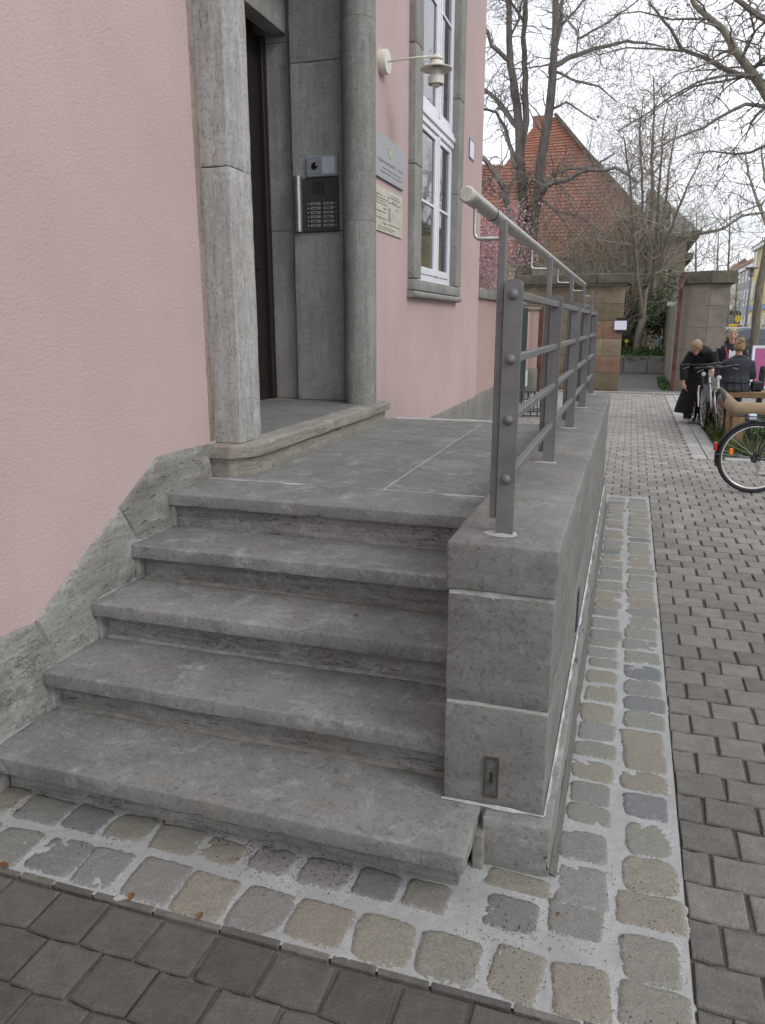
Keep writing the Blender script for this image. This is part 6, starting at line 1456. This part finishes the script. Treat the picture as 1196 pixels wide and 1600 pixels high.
obj('white_top', MB().prism([(X3-.045, zs-.5), (X3+.045, zs-.5), (X3+.055, zs-.05), (X3, zs-.09), (X3-.055, zs-.05)], 'y', Y3_-.165, Y3_-.12), m_plain('white_cotton', (.7, .7, .72), .9), p3)
for s_ in (-1, 1): obj('red_trim', MB().tube([(X3+s_*.06, Y3_-.168, zs-.5), (X3+s_*.085, Y3_-.160, zs-.12), (X3+s_*.12, Y3_-.10, zs+.0)], .010, 6), m_plain('red_lining', (.5, .05, .09), .7) if s_ < 0 else bpy.data.materials['red_lining'], p3)
q = MB()
for s_ in (-1, 1): q.tube([(X3+s_*.09, Y3_, zs-.56), (X3+s_*.10, Y3_-.01, .46), (X3+s_*.11, Y3_, .10)], [.11, .085, .075], 12)
obj('jeans', q, bpy.data.materials['blue_denim'], p3, smooth=True)
for s_ in (-1, 1): obj('shoe', MB().bbox(X3+s_*.115-.045, X3+s_*.115+.045, Y3_-.18, Y3_+.07, 0, .08, .02), WHITEP, p3)
hair(p3, M3, LTBLOND, long=True); face(p3, M3)
# dark shoulder bag of the seated one
bgx = thing('shoulder_bag', 'black shoulder bag resting on the plank beside the seated person', 'bag', (X2+.27, Y2_, LZ))
q = MB(); q.bbox(X2+.24, X2+.42, Y2_-.1, Y2_+.05, LZ+.002, LZ+.17, .03); obj('bag_body', q, BLACK, bgx); obj('bag_strap', MB().tube([(X2+.27, Y2_-.03, LZ+.16), (X2+.30, Y2_-.02, LZ+.30), (X2+.36, Y2_-.02, LZ+.30), (X2+.39, Y2_-.03, LZ+.16)], .008, 6), BLACK, bgx)

# ================================================================== SMALL DEBRIS
def dry_leaf(x, y, s_, lab, z=.006):
    q = MB(); a = U(0, 6.28); ca, sa = math.cos(a), math.sin(a); pts = [(-1, 0, 0), (-.4, .38, .25), (.4, .34, .2), (1, 0, .05), (.4, -.34, .22), (-.4, -.38, .3), (0, 0, .05)]
    vs = [(x+s_*(p*ca-r*sa), y+s_*(p*sa+r*ca), z+s_*t) for p, r, t in pts]; q.add(vs, [(6, i, (i+1) % 6) for i in range(6)]); q.attr = [rng.random()]*7
    return tag(obj('dry_leaf', q, DRY, base=(x, y, z)), lab, 'leaf', 'dry leaves on the stone strip')
LL = [((7, 1352), .022, 'dry leaf lying at the far left edge of the cobble strip'), ((212, 1258), .025, 'dark leaf scrap below the bottom step on the left'), ((165, 1243), .018, 'dry leaf tucked against the bottom step, left end'), ((312, 1432), .018, 'orange leaf scrap on the edging below the tan cobble'), ((205, 1402), .02, 'curled leaf scrap between edging and brown pavers'), ((256, 1285), .013, 'small leaf scrap beside the third cobble'), ((372, 1342), .009, 'tiny red leaf scrap on the mortar'), ((860, 1483), .007, 'tiny dark red berry-like scrap on the mortar near the corner'), ((872, 1428), .010, 'dark scrap on the tan corner cobble'), ((974, 1462), .008, 'small brown scrap on the mortar at right'), ((557, 960), .013, 'small reddish leaf on the fourth step', ), ((400, 1305), .012, 'leaf crumb against the bottom step in the middle')]
for (u, v), s_, lab in LL:
    zz = .664-.166 if 'fourth' in lab else 0; p = at(u, v, 2, zz+.005); dry_leaf(p.x, p.y, s_, lab, zz+.005)
q = MB(); r8 = random.Random(3)
for k in range(2600):
    m_ = r8.random()
    if m_ < .62: x = r8.uniform(-1.9, -.12); y = 1.855-abs(r8.gauss(0, .09)); 
    elif m_ < .8: x = r8.uniform(-.35, .25); y = r8.uniform(1.52, 2.1)
    else: x = -.115+abs(r8.gauss(0, .012)); y = r8.uniform(1.98, 7)
    if noise.noise(Vector((x*3, y*3, 2))) < -.12 and m_ < .7: continue
    s_ = r8.uniform(.0010, .0032); z = mh(x, y)+.004+s_*.3; a = r8.uniform(0, 6); b = len(q.v)
    q.add([(x+s_*math.cos(a), y+s_*math.sin(a), z), (x+s_*math.cos(a+2.1), y+s_*math.sin(a+2.1), z), (x+s_*math.cos(a+4.2), y+s_*math.sin(a+4.2), z), (x, y, z+s_*.9)], [(0, 1, 3), (1, 2, 3), (2, 0, 3)])
tag(obj('grit', q, GRIT), 'dark grit and crumbs on the cobble mortar', 'grit', kind='stuff')
